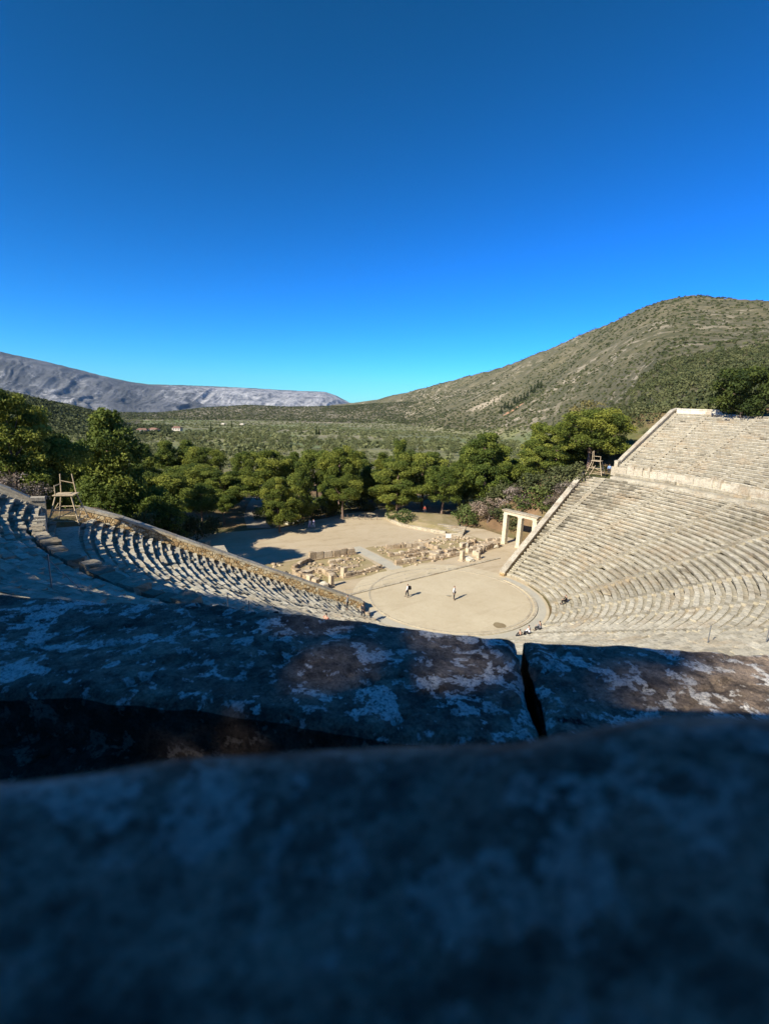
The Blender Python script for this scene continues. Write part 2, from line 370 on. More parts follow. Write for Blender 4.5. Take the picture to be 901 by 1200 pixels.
# ------------------------------------------------------------------ flat sheets: plaza, orchestra, ruin ground
def sheet(name, pts, z, mat, grid=None):
    import mathutils.geometry as mg
    tri = mg.tessellate_polygon([[Vector((p[0], p[1], 0)) for p in pts]])
    return mk(name, [(p[0], p[1], z) for p in pts], [list(t) for t in tri], mat, kind='structure')
def up_faces(o):
    me = o.data
    if me.polygons and me.polygons[0].normal.z < 0: me.flip_normals()
P2 = lambda px, py: tuple(at(px, py, 0)[:2])
edge = [P2(x, y) for x, y in [(130, 634), (200, 629), (262, 624), (300, 621), (330, 619), (362, 611), (384, 607), (404, 602), (425, 600), (447, 596), (470, 596), (500, 606)]]
edge += [(26.5, 24), (30, 20), (34, 17.5)]
plz = edge+[(27.5, 12), (27.5, 6.2), (14, 3), (10.5, -6), (0, -12), (-10.5, -6), (-14, 3), (-28, 6.8), (-28.5, 22), (-30, 34)]
o = sheet('plaza', plz, .006, M['plaza']); up_faces(o)
def disc(name, c, r, z, mat, r_in=None, n=96, ph=(0, 360), wob=0):
    ph = np.radians(np.linspace(ph[0], ph[1], n+1)); V = []; F = []
    ri = r_in or 0
    for a in ph:
        k = 1+wob*math.sin(a*3+1)+wob*.6*math.sin(a*5)
        V += [(c[0]+ri*math.sin(a), c[1]+ri*math.cos(a), z), (c[0]+r*k*math.sin(a), c[1]+r*k*math.cos(a), z)]
    for i in range(n): F.append((2*i, 2*i+1, 2*i+3, 2*i+2))
    o = mk(name, V, F, mat, kind='structure'); up_faces(o); return o
disc('orchestra_surround', (0, 0), 11.95, .012, M['orch'])
disc('orchestra_floor', (0, 0), 9.72, .020, M['orch'])
pt = at(585, 733); disc('damp_patch', pt, .7, .026, M['wet'], wob=.06, n=40)
# paved channel round the cavea side of the orchestra, one step lower edge shown by a kerb
disc('paved_channel', (0, 0), 11.6, .017, M['paving'], r_in=10.35, ph=(84, 276))
# ruin ground either side of the path
def wob_line(a, b, n=14, amp=.35):
    L = []
    for i in range(n+1):
        t = i/n; L.append((a[0]+(b[0]-a[0])*t+R_.uniform(-amp, amp), a[1]+(b[1]-a[1])*t+R_.uniform(-amp, amp)))
    return L
for (x0, x1, y0, y1, y1b) in ((-21.5, -1.6, 10.2, 20.6, 22.3), (1.3, 22.6, 11.2, 22.0, 18.6)):
    pts = wob_line((x0, y0), (x1, y0+.9))+wob_line((x1, y0+1.5), (x1, y1-.6), 6, .2)+wob_line((x1, y1 if x0 < 0 else y1b), (x0, y1b if x0 < 0 else y1))+wob_line((x0, y1), (x0, y0+.6), 6, .3)
    o = sheet('ruin_ground', pts, .014, M['ruin_ground']); up_faces(o)
o = sheet('stage_path', [(-1.0, 11.2), (1.0, 11.2), (.9, 23.2), (-1.1, 23.2)], .022, M['paving']); up_faces(o)
a0 = [at(296, 618), at(281, 600), at(300, 585), at(297, 572)]; b0 = [at(312, 600), at(322, 585), at(312, 572), at(330, 616)]
o = sheet('dirt_road', [tuple(p[:2]) for p in (at(290, 619), at(286, 606), at(290, 592), at(300, 578), at(312, 578), at(314, 592), at(308, 606), at(318, 619))], .012, M['road']); up_faces(o)

# ------------------------------------------------------------------ the theatre
RISE_L, RISE_U = .353, .426
low = [(12.2+.76*i, .42+RISE_L*i) for i in range(34)]
upp = [(40.4+.776*i, 14.214+RISE_U*i-(.07 if i in (18, 19) else 0)) for i in range(22)]
def end_phi(r):
    x = r
    for _ in range(8): y = float(wall_y(np.array(x))); x = math.sqrt(max(r*r-y*y, 1))
    return math.degrees(math.asin(y/r))+90-math.degrees(.05/r)
def pol(r, ph): a = np.radians(ph); return r*np.sin(a), -r*np.cos(a)     # phi from -y towards +x
st_low = [-97+16.1667*k for k in range(13)]; st_upp = [-97+8.0833*k for k in range(25)]
theatre = empty('ancient_theatre', (0, 0, 0), 'pale limestone ancient theatre with curved tiers of stone seats round the circular orchestra', 'theatre')
PHC = math.degrees(math.atan2(CAM[0], -CAM[1]))
def seat_row(r, z, rise, pitch, stairs, seg, gap_win=None, low_end=None):
    pe = end_phi(r+.3); hw = math.degrees(.36/r)
    cuts = [-pe]+[s for s in stairs if -pe+hw*2 < s < pe-hw*2]+[pe]
    VV = []; FF = []; BB = []; nv = 0
    prof = np.array([(.085, -rise-.02), (.06, -.15), (0, -.10), (.0, -.012), (.012, 0), (.42, 0.0), (.45, -.06), (pitch+.07, -.07), (pitch+.07, -rise-.1)])
    P = len(prof)
    for k in range(len(cuts)-1):
        a = cuts[k]+(hw if k else 0); b = cuts[k+1]-(hw if k < len(cuts)-2 else 0)
        L = math.radians(b-a)*r; nb = max(1, int(round(L/(.88))))
        wd = RNG.uniform(.75, 1.25, nb); e = a+(b-a)*np.concatenate([[0], np.cumsum(wd)/wd.sum()])
        for j in range(nb):
            mid = (e[j]+e[j+1])/2
            if gap_win and gap_win[0] < mid < gap_win[1]: continue
            g = math.degrees(.006/r); ph = np.linspace(e[j]+g, e[j+1]-g, seg+1)
            worn = .4+.6*float(vn(mid*.12, r*.09, 5))
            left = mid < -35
            js = (.034 if left and r > 40 else .022 if left else .012)+(.02 if R_.random() < .08 else 0)
            dz = RNG.normal(0, js); dr = RNG.normal(0, js*1.1)
            if R_.random() < (.10 if left else .03): dz -= R_.uniform(.04, .14)
            co = prof[None, :, :].repeat(seg+1, 0).copy()
            co[:, :, 0] += dr; co[:, :, 1] += dz
            co[:, 1:7, :] += RNG.normal(0, js*.55, (seg+1, 6, 2))
            if R_.random() < (.18 if left else .05):      # broken front corner
                q = 0 if R_.random() < .5 else seg; co[q, 2:5, 0] += R_.uniform(.04, .16); co[q, 3:5, 1] -= R_.uniform(.02, .08)
            rr = r+co[:, :, 0]; x, y = pol(rr, ph[:, None]); V = np.stack([x, y, z+co[:, :, 1]], -1).reshape(-1, 3)
            I = np.arange((seg+1)*P).reshape(seg+1, P)
            F = [(I[s, p], I[s+1, p], I[s+1, p+1], I[s, p+1]) for s in range(seg) for p in range(P-1)]
            F += [tuple(I[0, ::-1]), tuple(I[seg, :])]
            VV.append(V); FF += [tuple(int(q)+nv for q in f) for f in F]; nv += len(V)
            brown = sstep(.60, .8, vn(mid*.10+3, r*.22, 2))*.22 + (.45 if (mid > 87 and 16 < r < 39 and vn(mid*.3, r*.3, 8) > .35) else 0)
            vb = np.tile(np.array([.15, .4, .8, 1, 1, .97, .25, .72, .6]), seg+1)  # low tones paint riser shadow at the foot, plus dirt in the channel
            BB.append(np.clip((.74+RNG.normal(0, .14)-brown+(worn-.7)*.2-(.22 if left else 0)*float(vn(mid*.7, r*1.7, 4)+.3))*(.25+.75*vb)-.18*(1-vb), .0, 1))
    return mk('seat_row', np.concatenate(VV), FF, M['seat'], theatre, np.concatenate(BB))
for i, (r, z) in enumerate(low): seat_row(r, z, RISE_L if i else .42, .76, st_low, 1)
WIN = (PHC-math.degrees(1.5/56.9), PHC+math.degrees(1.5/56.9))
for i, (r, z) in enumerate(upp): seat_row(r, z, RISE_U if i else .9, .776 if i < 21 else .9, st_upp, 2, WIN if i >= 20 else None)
def stairway(ph, rows, rise, pitch, first_rise):
    m = MB()
    for i, (r, z) in enumerate(rows):
        pe = end_phi(r+.3); hw = math.degrees(.36/r); p = min(max(ph, -pe+hw), pe-hw)
        for (ra, rb, zt, zb) in ((r-.01, r+pitch/2, z, z-rise-.05), (r+pitch/2, r+pitch+.02, z+rise/2, z-.1)):
            if i == len(rows)-1 and zt > z: continue
            b = R_.uniform(.08, .4); j = lambda: R_.uniform(-.012, .012); zt += j()
            P = []
            for zz in (zb, zt):
                for (rr, q) in ((ra, -hw), (ra, hw), (rb, hw), (rb, -hw)):
                    x, y = pol(rr+(j() if zz == zt else 0), p+q); P.append((x, y, zz+(j() if zz == zt else 0)))
            m.hexa(P, b)
    return m.build('stairway', M['seat'], theatre)
for ph in st_low: stairway(ph, low, RISE_L, .76, .42)
for ph in st_upp: stairway(ph, upp, RISE_U, .776, .9)
def ring(name, r0, r1, z, mat, b=.6, n=240, zb=None, ph=None, jz=0):
    pe = end_phi((r0+r1)/2) if ph is None else ph; m = MB(); ps = np.linspace(-pe, pe, n+1)
    V = []; F = []; B = []
    for k, p in enumerate(ps):
        bz = z+RNG.normal(0, jz)
        for (r, zz) in ((r0, (zb if zb is not None else z-.4)), (r0, bz), (r1, bz), (r1, (zb if zb is not None else z-.4))):
            x, y = pol(r, p); V.append((x, y, zz)); B.append(b+.15*math.sin(k*7.1))
    for k in range(n):
        for q in range(3): F.append((4*k+q, 4*k+4+q, 4*k+5+q, 4*k+1+q))
    F += [(0, 1, 2, 3), (4*n+3, 4*n+2, 4*n+1, 4*n)]
    return mk(name, V, F, mat, theatre, np.clip(B, 0, 1))
ring('walkway', 38.0, 40.45, 12.42, M['seat'], .45, jz=.01)
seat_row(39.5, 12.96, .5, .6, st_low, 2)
# the wall behind the walkway: upright slabs, some missing or broken
def walkway_wall():
    m = MB(); p = -end_phi(40.3)+1.0; pe = end_phi(40.3)
    while p < pe:
        w = R_.uniform(1.1, 1.6); dp = math.degrees(w/40.2); h = R_.gauss(1.52, .03); left = p < -40
        if R_.random() < (.45 if left else .12): h += R_.uniform(-.35, .5)
        P = []; dr = R_.uniform(-.04, .04)
        for zz in (12.4, 12.4+h):
            for (rr, q) in ((40.12+dr, .02), (40.12+dr, dp-.03), (40.46, dp-.03), (40.46, .02)):
                j = R_.uniform(-.03, .03) if zz > 13 else 0
                x, y = pol(rr+j, p+q); P.append((x, y, zz+j*2.0))
        m.hexa(P, R_.uniform(.5, 1)); p += dp
    return m.build('walkway_wall', M['walkwall'], theatre)
walkway_wall()
# end blocks of the upper stairways standing proud of the walkway wall, and the broken kerb stones along its left side
for k, ph in enumerate(st_upp[1:-1:2]):
    m = MB()
    for s in (-1, 1):
        x, y = pol(40.25, ph+s*.85); m.box((x, y, 12.42), (.38, .7, R_.uniform(1.75, 2.2)), rad(ph), R_.uniform(.6, .95), .05)
    m.build('stair_end_block', M['walkwall'], theatre)
def craggy(name, c, size, rz, mat, parent=None, b=.5, seed=0, sub=3, rnd_=.45):
    """weathered block: subdivided box pulled about by noise"""
    n = 2**sub+1; import bmesh
    bm = bmesh.new(); bmesh.ops.create_cube(bm, size=1)
    bmesh.ops.subdivide_edges(bm, edges=bm.edges[:], cuts=2**(sub-1), use_grid_fill=True)
    for v in bm.verts:
        q = v.co.copy(); k = (abs(q.x*2)**6+abs(q.y*2)**6+abs(q.z*2)**6)**(1/6)
        l = 1/max(k, .001); q = q*(1+(l-1)*rnd_*(k > .9))
        n1 = float(vn(q.x*3+seed*5.1, q.y*3+q.z*2.7+seed, 3))-.5; n2 = float(vn(q.x*9+seed, q.z*9+q.y*8, 6))-.5
        q = q*(1+.22*n1+.10*n2)
        v.co = Vector((q.x*size[0], q.y*size[1], (q.z+.5)*size[2]))
    me = bpy.data.meshes.new(name); bm.to_mesh(me); bm.free()
    a = me.attributes.new('bv', 'FLOAT', 'POINT'); a.data.foreach_set('value', np.full(len(me.vertices), b, np.float32))
    me.materials.append(mat); o = bpy.data.objects.new(name, me); COL.objects.link(o); o.location = c; o.rotation_euler = (R_.uniform(-.08, .08), R_.uniform(-.08, .08), rz)
    if parent: o.parent = parent
    return o
k = 0; p = -98.0
while p < -58:
    w = R_.uniform(.8, 1.5); h = R_.uniform(.4, .85); x, y = pol(40.5, p)
    if p < -78: h *= .6
    if p > -86 and R_.random() < .9: craggy('kerb_stone', (x, y, 14.1), (w, R_.uniform(.6, .95), h), rad(p), M['wallstone'], theatre, R_.uniform(.0, .35), seed=k, sub=3)
    p += math.degrees(w/40.6)+R_.uniform(0, .25); k += 1

# retaining walls with coping
def ret_wall(side, pts, th, cope, label, mats=('rubble', 'white'), zfoot=None):
    """pts: (x, y, ztop) along the inner face, low to high"""
    root = empty('retaining_wall', (side*pts[0][0], pts[0][1], pts[0][2]-1), label, 'retaining wall', 'walls closing the ends of the seating'); L = root.location
    d = Vector((pts[-1][0]-pts[0][0], pts[-1][1]-pts[0][1], 0)).normalized(); nrm = Vector((-d.y, d.x, 0))
    def sweep(name, off0, off1, zt0, zt1, mat, n=46, zb=None, jit=.0, gaps=True):
        m = MB(); tot = 0; seq = []
        for k in range(len(pts)-1):
            a, b = Vector(pts[k]), Vector(pts[k+1]); nn = max(1, int((b-a).length/1.15))
            for j in range(nn): seq.append((a.lerp(b, j/nn), a.lerp(b, (j+1)/nn)))
        for a, b in seq:
            P = []; ja = R_.uniform(-jit, jit); g = .006 if gaps else 0
            dd = (b-a).normalized()
            for top in (0, 1):
                for q, off in ((a+dd*g, off0), (a+dd*g, off1), (b-dd*g, off1), (b-dd*g, off0)):
                    xx = q.x+nrm.x*(off+ja); yy = q.y+nrm.y*(off+ja); zz = q.z+ja*.6
                    z = zz+(zt1 if top else zt0)
                    if zb is not None and not top: z = zb
                    P.append((side*xx-L.x, yy-L.y, z-L.z))
            if side < 0: P = [P[i] for i in (3, 2, 1, 0, 7, 6, 5, 4)]
            m.hexa(P, R_.uniform(.45, 1))
        return m.build(name, mat, root)
    sweep('wall', 0, th, -1, -cope[1], M[mats[0]], zb=zfoot, gaps=False)
    sweep('coping', -cope[0], th+cope[0], -cope[1], 0, M[mats[1]], jit=.02)
    return root
for side, lb in ((-1, 'long sloping rubble wall with grey coping closing the left end of the lower seats'), (1, 'long sloping wall with pale coping closing the right end of the lower seats')):
    prs = []
    for r in np.linspace(11.6, 38.4, 9):
        x = r*math.cos(math.asin(min(.999, (1.41+(r-11.37)*.235)/r))); y = float(wall_y(np.array(x)))+.08
        zt = .42+(r-12.2)*RISE_L/.76+(.95 if side < 0 else .55)
        if r > 37.6: zt = 12.42+(.75 if side < 0 else .5)
        prs.append((x, y, max(zt, .7)))
    ret_wall(side, prs, .75, (.06, .24), lb, mats=('rubble', 'wallstone' if side < 0 else 'coping'), zfoot=-.5)
for side, lb in ((-1, 'high end wall of the upper seats in shade at the left edge, with flat sunlit coping'), (1, 'high end wall of the upper seats on the right rising to the top corner')):
    prs = [(39.95, 4.05, 14.95), (40.9, 4.08, 15.0)]+[(r, float(wall_y(np.array(r)))+.06, 14.214+(r-40.4)*RISE_U/.776+.65) for r in (42, 46, 50, 54, 56.6)]+[(58.3, 4.55, 24.15)]
    rt = ret_wall(side, prs, .6, (.05, .26), lb, mats=('wallstone', 'coping'), zfoot=8.0)
# top wall piece behind the last row on the right
root = empty('rim_wall', (57.9, 3.8, 23.1), 'cream ashlar wall running along the rim behind the topmost right seats', 'wall')
for pz in range(2):
    m = MB(); yy = 4.4
    while yy > -6.0:
        w = R_.uniform(1.0, 1.6); rr = 57.55; x0 = math.sqrt(rr*rr-yy*yy); x1 = math.sqrt(rr*rr-(yy-w)**2)
        h = .95 if yy > -3 else R_.uniform(.35, .7)
        z0, z1 = (22.9, 22.9+h) if pz == 0 else (22.9+h, 22.9+h+.2)
        e = 0 if pz == 0 else .06
        if pz == 0 or yy > -2.5:
            m.hexa([(x0-e-57.9, yy-.01-3.8, z0-23.1), (x0+.6+e-57.9, yy-.01-3.8, z0-23.1), (x1+.6+e-57.9, yy-w+.01-3.8, z0-23.1), (x1-e-57.9, yy-w+.01-3.8, z0-23.1),
                    (x0-e-57.9, yy-.01-3.8, z1-23.1), (x0+.6+e-57.9, yy-.01-3.8, z1-23.1), (x1+.6+e-57.9, yy-w+.01-3.8, z1-23.1), (x1-e-57.9, yy-w+.01-3.8, z1-23.1)][::1], R_.uniform(.6, 1))
        yy -= w
    m.build('wall' if pz == 0 else 'coping', M['white'], root)

root = empty('unseen_back_wall', (*loc_rs(58.0, 0), 23.1), 'unseen low rough wall added behind the last row of the left seats', 'wall'); m = MB(); LL = root.location  # unseen stretch of perimeter wall, added to block skylight on the near block
p_ = -97.0
while p_ < 30:
    w_ = R_.uniform(.9, 1.5); dp = math.degrees(w_/58); h_ = R_.uniform(.45, .7); Pp = []
    for zz in (22.6, 23.15+h_):
        for rr, q in ((57.8, .02), (57.8, dp-.02), (58.35, dp-.02), (58.35, .02)):
            x, y = pol(rr+R_.uniform(-.03, .03), p_+q); Pp.append((x-LL.x, y-LL.y, zz-LL.z+R_.uniform(-.03, .03)))
    m.hexa(Pp, R_.uniform(.2, .7)); p_ += dp
m.build('masonry', M['wallstone'], root)
# orchestra ring kerb
def arc_kerb(name, r0, r1, h, ph0, ph1, label, cat, n=72, z=.012):
    V = []; F = []; B = []
    root = empty(name, (0, 0, 0), label, cat); m = MB()
    e = np.linspace(ph0, ph1, n+1)
    for k in range(n):
        g = .03; P = []; j = R_.uniform(-.01, .01)
        for zz in (z, z+h+j):
            for (rr, q) in ((r0, e[k]+g), (r0, e[k+1]-g), (r1, e[k+1]-g), (r1, e[k]+g)):
                x, y = pol(rr, q); P.append((x, y, zz))
        m.hexa(P, R_.uniform(.7, 1))
    o = m.build(name, M['kerb']); tag(o, label, cat); bpy.data.objects.remove(root); return o
arc_kerb('orchestra_kerb', 9.80, 10.02, .035, -180, 180, 'thin ring of pale stone set in the earth round the circular orchestra', 'stone kerb', 96)
arc_kerb('channel_kerb', 10.30, 10.62, .12, -30, 93, 'raised pale stone edge curving round the seating side of the orchestra', 'stone kerb', 60)
tag(craggy('centre_stone', (0, 0, .0), (.6, .6, .05), 0.3, M['kerb'], None, .5), 'small round marker stone set flush at the centre of the orchestra', 'marker stone')

# ------------------------------------------------------------------ foreground seat blocks
def fg_mat(name, base, dark, lich, k=1.5):
    m, nt, b = newmat(name); n = N(nt); p = n.geo()
    q = n.mapping(p, (k, k, k))
    n1 = n.noise(q, 5, 8, .7, .3); n2 = n.noise(q, 22, 6, .7); n3 = n.noise(q, 9, 8, .72, 1.2); n4 = n.noise(q, 60, 4, .7)
    col = n.mix(n.ramp(n1, [(.36, 0.), (.6, 1.)]), tuple(c*.6 for c in base), tuple(c*1.9 for c in base))
    col = n.mix(n.ramp(n2, [(.42, .6), (.54, 0.)]), col, dark)
    blk = n.ramp(n.noise(n.mapping(q, (1, 1, 1)), 3.6, 9, .7, .8), [(.335, 1.), (.36, 0.)])
    col = n.mix(blk, col, (.008, .008, .009))
    l1 = n.ramp(n.noise(q, 6.5, 8, .62, .35), [(.558, 0.), (.566, 1.)]); l2 = n.ramp(n.noise(q, 16, 8, .62, .3), [(.575, 0.), (.59, 1.)])
    lm = n.math('MAXIMUM', l1, n.math('MULTIPLY', l2, .75))
    lm = n.math('MULTIPLY', lm, n.ramp(n4, [(.38, .25), (.46, 1.)]))
    col = n.mix(lm, col, lich)
    col = n.mix(1., col, n.ramp(n.noise(q, 120, 5, .8), [(.36, .45), (.52, 1.), (.66, 1.25)]), 'MULTIPLY')
    n.lk(col, b.inputs['Base Color'])
    h = n.math('ADD', n.math('ADD', n.math('MULTIPLY', n3, 1.0), n.math('MULTIPLY', n2, .5)), n.math('ADD', n.math('MULTIPLY', n4, .4), n.math('MULTIPLY', lm, .12)))
    n.lk(n.bump(n.math('SUBTRACT', h, n.math('MULTIPLY', blk, .35)), .022), b.inputs['Normal']); b.inputs['Roughness'].default_value = .85
    return m
M['fg'] = fg_mat('lichen_covered_stone', (.26, .195, .14), (.035, .028, .024), (.92, .86, .76))
M['fg_soil_shade'] = fg_mat('soil_and_shade_in_joint', (.09, .065, .045), (.02, .016, .012), (.30, .24, .18))  # soil colour made darker to carry the deep shade of the trough
M['fg_near'] = fg_mat('smooth_worn_stone', (.38, .29, .215), (.03, .025, .022), (.82, .72, .60), 3.0)
def slab(name, s0, s1, rf, rb, ztop, thick, mat, label, ns, nt_, amp=.012, seed=0, rnd=.02, ragged=.01, cat='stone block', extra=None):
    """block lying across the camera's radius; s = arc offset, rf(s)/rb(s) = front/back radius, ztop(s,t)"""
    S = np.linspace(s0, s1, ns)
    T = np.concatenate([[-.02, -.02], np.linspace(0, 1, nt_), [1.02, 1.02]])
    V = []; m = len(T)
    for i, s in enumerate(S):
        f = rf(s)+ragged*float(fbm(s*9+seed, seed, 4, 11)); b_ = rb(s)+ragged*float(fbm(s*8+seed*3, seed+4, 4, 12))
        es = min(abs(s-s0), abs(s-s1)); side = ragged*.8
        for j, t in enumerate(T):
            tt = min(max(t, 0), 1); r = f+(b_-f)*tt
            ed = min(tt*(b_-f), (1-tt)*(b_-f), es); drop = rnd*max(0, 1-ed/rnd/1.6)**2
            ss = s
            if i in (0, ns-1): ss = s+side*float(fbm(tt*5+seed, 3.3, 3, 2))*1.5
            x, y = loc_rs(r, ss)
            z = float(ztop(s, tt))-drop
            if j in (0, m-1): z -= thick
            V.append((x, y, z))
    V = np.array(V); X = V[:, 0]*3.1; Y = V[:, 1]*3.1
    top = np.ones(len(V)); top.reshape(ns, m)[:, (0, -1)] = 0
    d = amp*fbm(X*1.2, Y*1.2, 3, seed+1)+amp*.55*fbm(X*5, Y*5, 4, seed+2)
    pit = -amp*.9*sstep(.30, .7, fbm(X*3.5, Y*9, 4, seed+7)); 
    V[:, 2] += (d+pit)*top
    I = np.arange(ns*m).reshape(ns, m)
    F = np.stack([I[:-1, :-1].ravel(), I[1:, :-1].ravel(), I[1:, 1:].ravel(), I[:-1, 1:].ravel()], -1).tolist()
    # side skirts
    for i, rev in ((0, False), (ns-1, True)):
        f = [int(q) for q in I[i]]; F.append(f if rev else f[::-1])
    o = mk(name, V, F, mat, smooth=True)
    if extra:
        o.data.materials.append(extra); mi = np.zeros(len(F), np.int32); a_ = np.arange((ns-1)*(m-1)).reshape(ns-1, m-1); mi[a_[:, m-3:].ravel()] = 1; mi[(ns-1)*(m-1):] = 1; o.data.polygons.foreach_set('material_index', mi)  # back and end faces get the dark tone as painted shade over soil
    tag(o, label, cat); return o
Z1 = CAM[2]-.10; Z2 = Z1-.426
ts = [-1.6, -.75, -.47, -.17, -.015, .19, .47, .83, 1.2, 1.6]; tf = [55.79, 55.823, 55.866, 55.905, 55.92, 55.912, 55.92, 55.921, 55.945, 55.95]
rfar = lambda s: float(np.interp(s, ts, tf))
rnear = lambda s: float(np.interp(s, [-1.6, -.3, -.166, -.062, .152, .372, .605, .767, 1.6], [56.26, 56.28, 56.29, 56.303, 56.314, 56.312, 56.318, 56.33, 56.35]))
slab('seat_block', -.163, 1.55, rfar, rnear, lambda s, t: Z2+.004+.012*math.sin(s*4), .4, M['fg'], 'long dark seat block with grey lichen patches, left of the open crack', 300, 90, .012, 1, .016, .010, extra=M['fg_soil_shade'])
slab('seat_block', -1.55, -.181, rfar, rnear, lambda s, t: Z2-.004+.010*math.sin(s*3+1), .4, M['fg'], 'dark seat block with pale lichen in the row below, right of the open crack', 240, 80, .012, 2, .018, .010, extra=M['fg_soil_shade'])
o = slab('joint_soil_shade', -1.55, 1.55, lambda s: rfar(s)+.03, lambda s: 56.90, lambda s, t: Z2-.085-.03*min(1, max(0, (t-.45)*6)), .3, M['fg_soil_shade'], 'dirt and painted shade filling the joint and foot channel between the nearest seat rows', 240, 90, .03, 3, .001, .0)
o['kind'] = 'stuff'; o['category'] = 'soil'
# low broken ledge in the foot channel
hN = lambda s: float(np.interp(s, [-.5, -.12, -.07, -.03, .0, .6], [.066, .068, .072, .088, .10, .10]))
def r_near_front(s):
    tab_s = [-.6, -.11, -.074, -.049, -.022, .016, .073, .11, .6]; tab_r = [56.76, 56.818, 56.828, 56.841, 56.853, 56.86, 56.875, 56.893, 57.0]
    h = hN(s); k = h/.10
    return CR-(CR-float(np.interp(s/k, tab_s, tab_r)))*k-.020
slab('seat_block', -.62, .62, r_near_front, lambda s: 57.75, lambda s, t: CAM[2]-hN(s)+.004+.45*sstep(.215, .28, t), .5, M['fg_near'], 'blurred smooth stone block filling the bottom of the view right under the lens', 300, 160, .0035, 5, .022, .003)  # raised rear behind the camera is added, unseen, to shade the near stone

# ------------------------------------------------------------------ foliage builders
def leaf_cloud(rng, cents, radii, nper, size, bvs, up_bias=.35, squash=.55, orient=.55):
    """quads on the shells of many ellipsoids"""
    out = []; B = []
    for c, r, b in zip(cents, radii, bvs):
        n = int(nper*(r**2)/1.0)+6
        d = rng.normal(size=(n, 3)); d /= np.linalg.norm(d, axis=1)[:, None]; d[:, 2] = np.where(rng.random(n) < up_bias, np.abs(d[:, 2]), d[:, 2])
        rr = r*(.35+.75*rng.random(n)**.6)
        p = np.array(c)+d*rr[:, None]*np.array([1, 1, squash])
        nn = d*orient+rng.normal(size=(n, 3))*(1-orient)*.9+np.array([0, 0, .25]); nn /= np.linalg.norm(nn, axis=1)[:, None]
        a = np.cross(nn, rng.normal(size=(n, 3))); a /= np.linalg.norm(a, axis=1)[:, None]; t = np.cross(nn, a)
        s = size*(.6+.8*rng.random(n))[:, None]
        w = (.45+.4*rng.random(n))[:, None]
        q = np.stack([p-a*s-t*s*w*.5, p+a*s*.2-t*s*w, p+a*s+t*s*w*.4, p-a*s*.3+t*s*w], 1)
        out.append(q.reshape(-1, 3)); B.append(np.repeat(np.clip(b+rng.normal(0, .12, n), 0, 1), 4))
    V = np.concatenate(out); F = np.arange(len(V)).reshape(-1, 4); return V, F, np.concatenate(B)
def trunk_mesh(rng, h, r0, limbs, mat, parent, lean=0):
    m = MB(); P = [(0, 0, -.5)]; x = y = 0
    for k in range(1, 7):
        x += rng.normal(0, .12)+lean*h/7; y += rng.normal(0, .12); P.append((x, y, h*k/6))
    m.tube(P, [r0*(1-.8*(k/6)) for k in range(7)], 8)
    for c in limbs:
        k = int(np.clip(c[2]/h*6-1.2, 1, 5)); a = Vector(P[k]); e = Vector(c); mid = a.lerp(e, .5)+Vector((0, 0, -.15*abs(e.z-a.z)))
        m.tube([a, mid, e], [r0*.35, r0*.22, r0*.08], 5)
    return m.build('trunk', mat, parent)
def proto_pine(seed, style):
    rng = np.random.default_rng(seed); root = empty('pine_tree', (0, 0, -500)); h = 12.; C_ = []; Rr = []; B = []
    squ = {'round': .8, 'tall': .78, 'layered': .62}.get(style, .7)
    if style == 'round':
        n = 92
        for k in range(n):
            a = k*2.399+rng.normal(0, .3); t = (k+.5)/n; z = .34+.60*t**.9; env = math.sqrt(max(.05, 1-((z-.60)/.40)**2))*4.6
            r = env*math.sqrt(rng.random())**.8*(.9+.25*rng.random()); C_.append((r*math.cos(a), r*math.sin(a), z*h)); Rr.append(rng.uniform(.5, 1.15)); B.append(rng.uniform(.15, 1.))
    elif style == 'tall':
        n = 100
        for k in range(n):
            a = k*2.399+rng.normal(0, .4); t = (k+.5)/n; z = .16+.80*t; env = 4.7*(1-.78*t**1.25)*(.78+.35*math.sin(t*16+seed)); r = env*(.35+.7*rng.random())
            C_.append((r*math.cos(a), r*math.sin(a), z*h-.12*r)); Rr.append(rng.uniform(.5, 1.1)*(1.1-.35*t)); B.append(rng.uniform(.2, .95))
    elif style == 'layered':
        L = [(.26, 3.2), (.36, 4.4), (.47, 4.9), (.57, 4.4), (.67, 4.1), (.76, 3.6), (.86, 2.7), (.95, 1.4)]
        for (z, R) in L:
            ox, oy = rng.normal(0, .9), rng.normal(0, .9)
            for k in range(int(6+R*3.2)):
                a = rng.uniform(0, 6.28); r = R*math.sqrt(rng.uniform(.1, 1)); C_.append((ox+r*math.cos(a), oy+r*math.sin(a), z*h+rng.normal(0, .3)-.06*r)); Rr.append(rng.uniform(.5, 1.2)); B.append(rng.uniform(.15, 1.))
    else:   # open umbrella with bare stem
        for k in range(34):
            a = k*2.399; z = .55+.4*rng.random(); R = 3.9*math.sqrt(max(.1, 1-((z-.7)/.3)**2)); r = R*math.sqrt(rng.random())
            C_.append((r*math.cos(a), r*math.sin(a), z*h)); Rr.append(rng.uniform(.8, 1.4)); B.append(rng.uniform(.2, .95))
    V, F, b = leaf_cloud(rng, C_, [r*1.12 for r in Rr], 330, .125, B, orient=.42, squash=squ)
    idx = rng.choice(len(C_), min(12, len(C_)), replace=False)
    trunk_mesh(rng, h*.82, .27, [C_[i] for i in idx], M['bark_red'], root); mk('crown', V, F, M['pine'], root, b)
    return root
PINES = {s: [proto_pine(11+i*7+len(s), s) for i in range(v)] for s, v in dict(round=3, tall=3, layered=3, umbrella=2).items()}
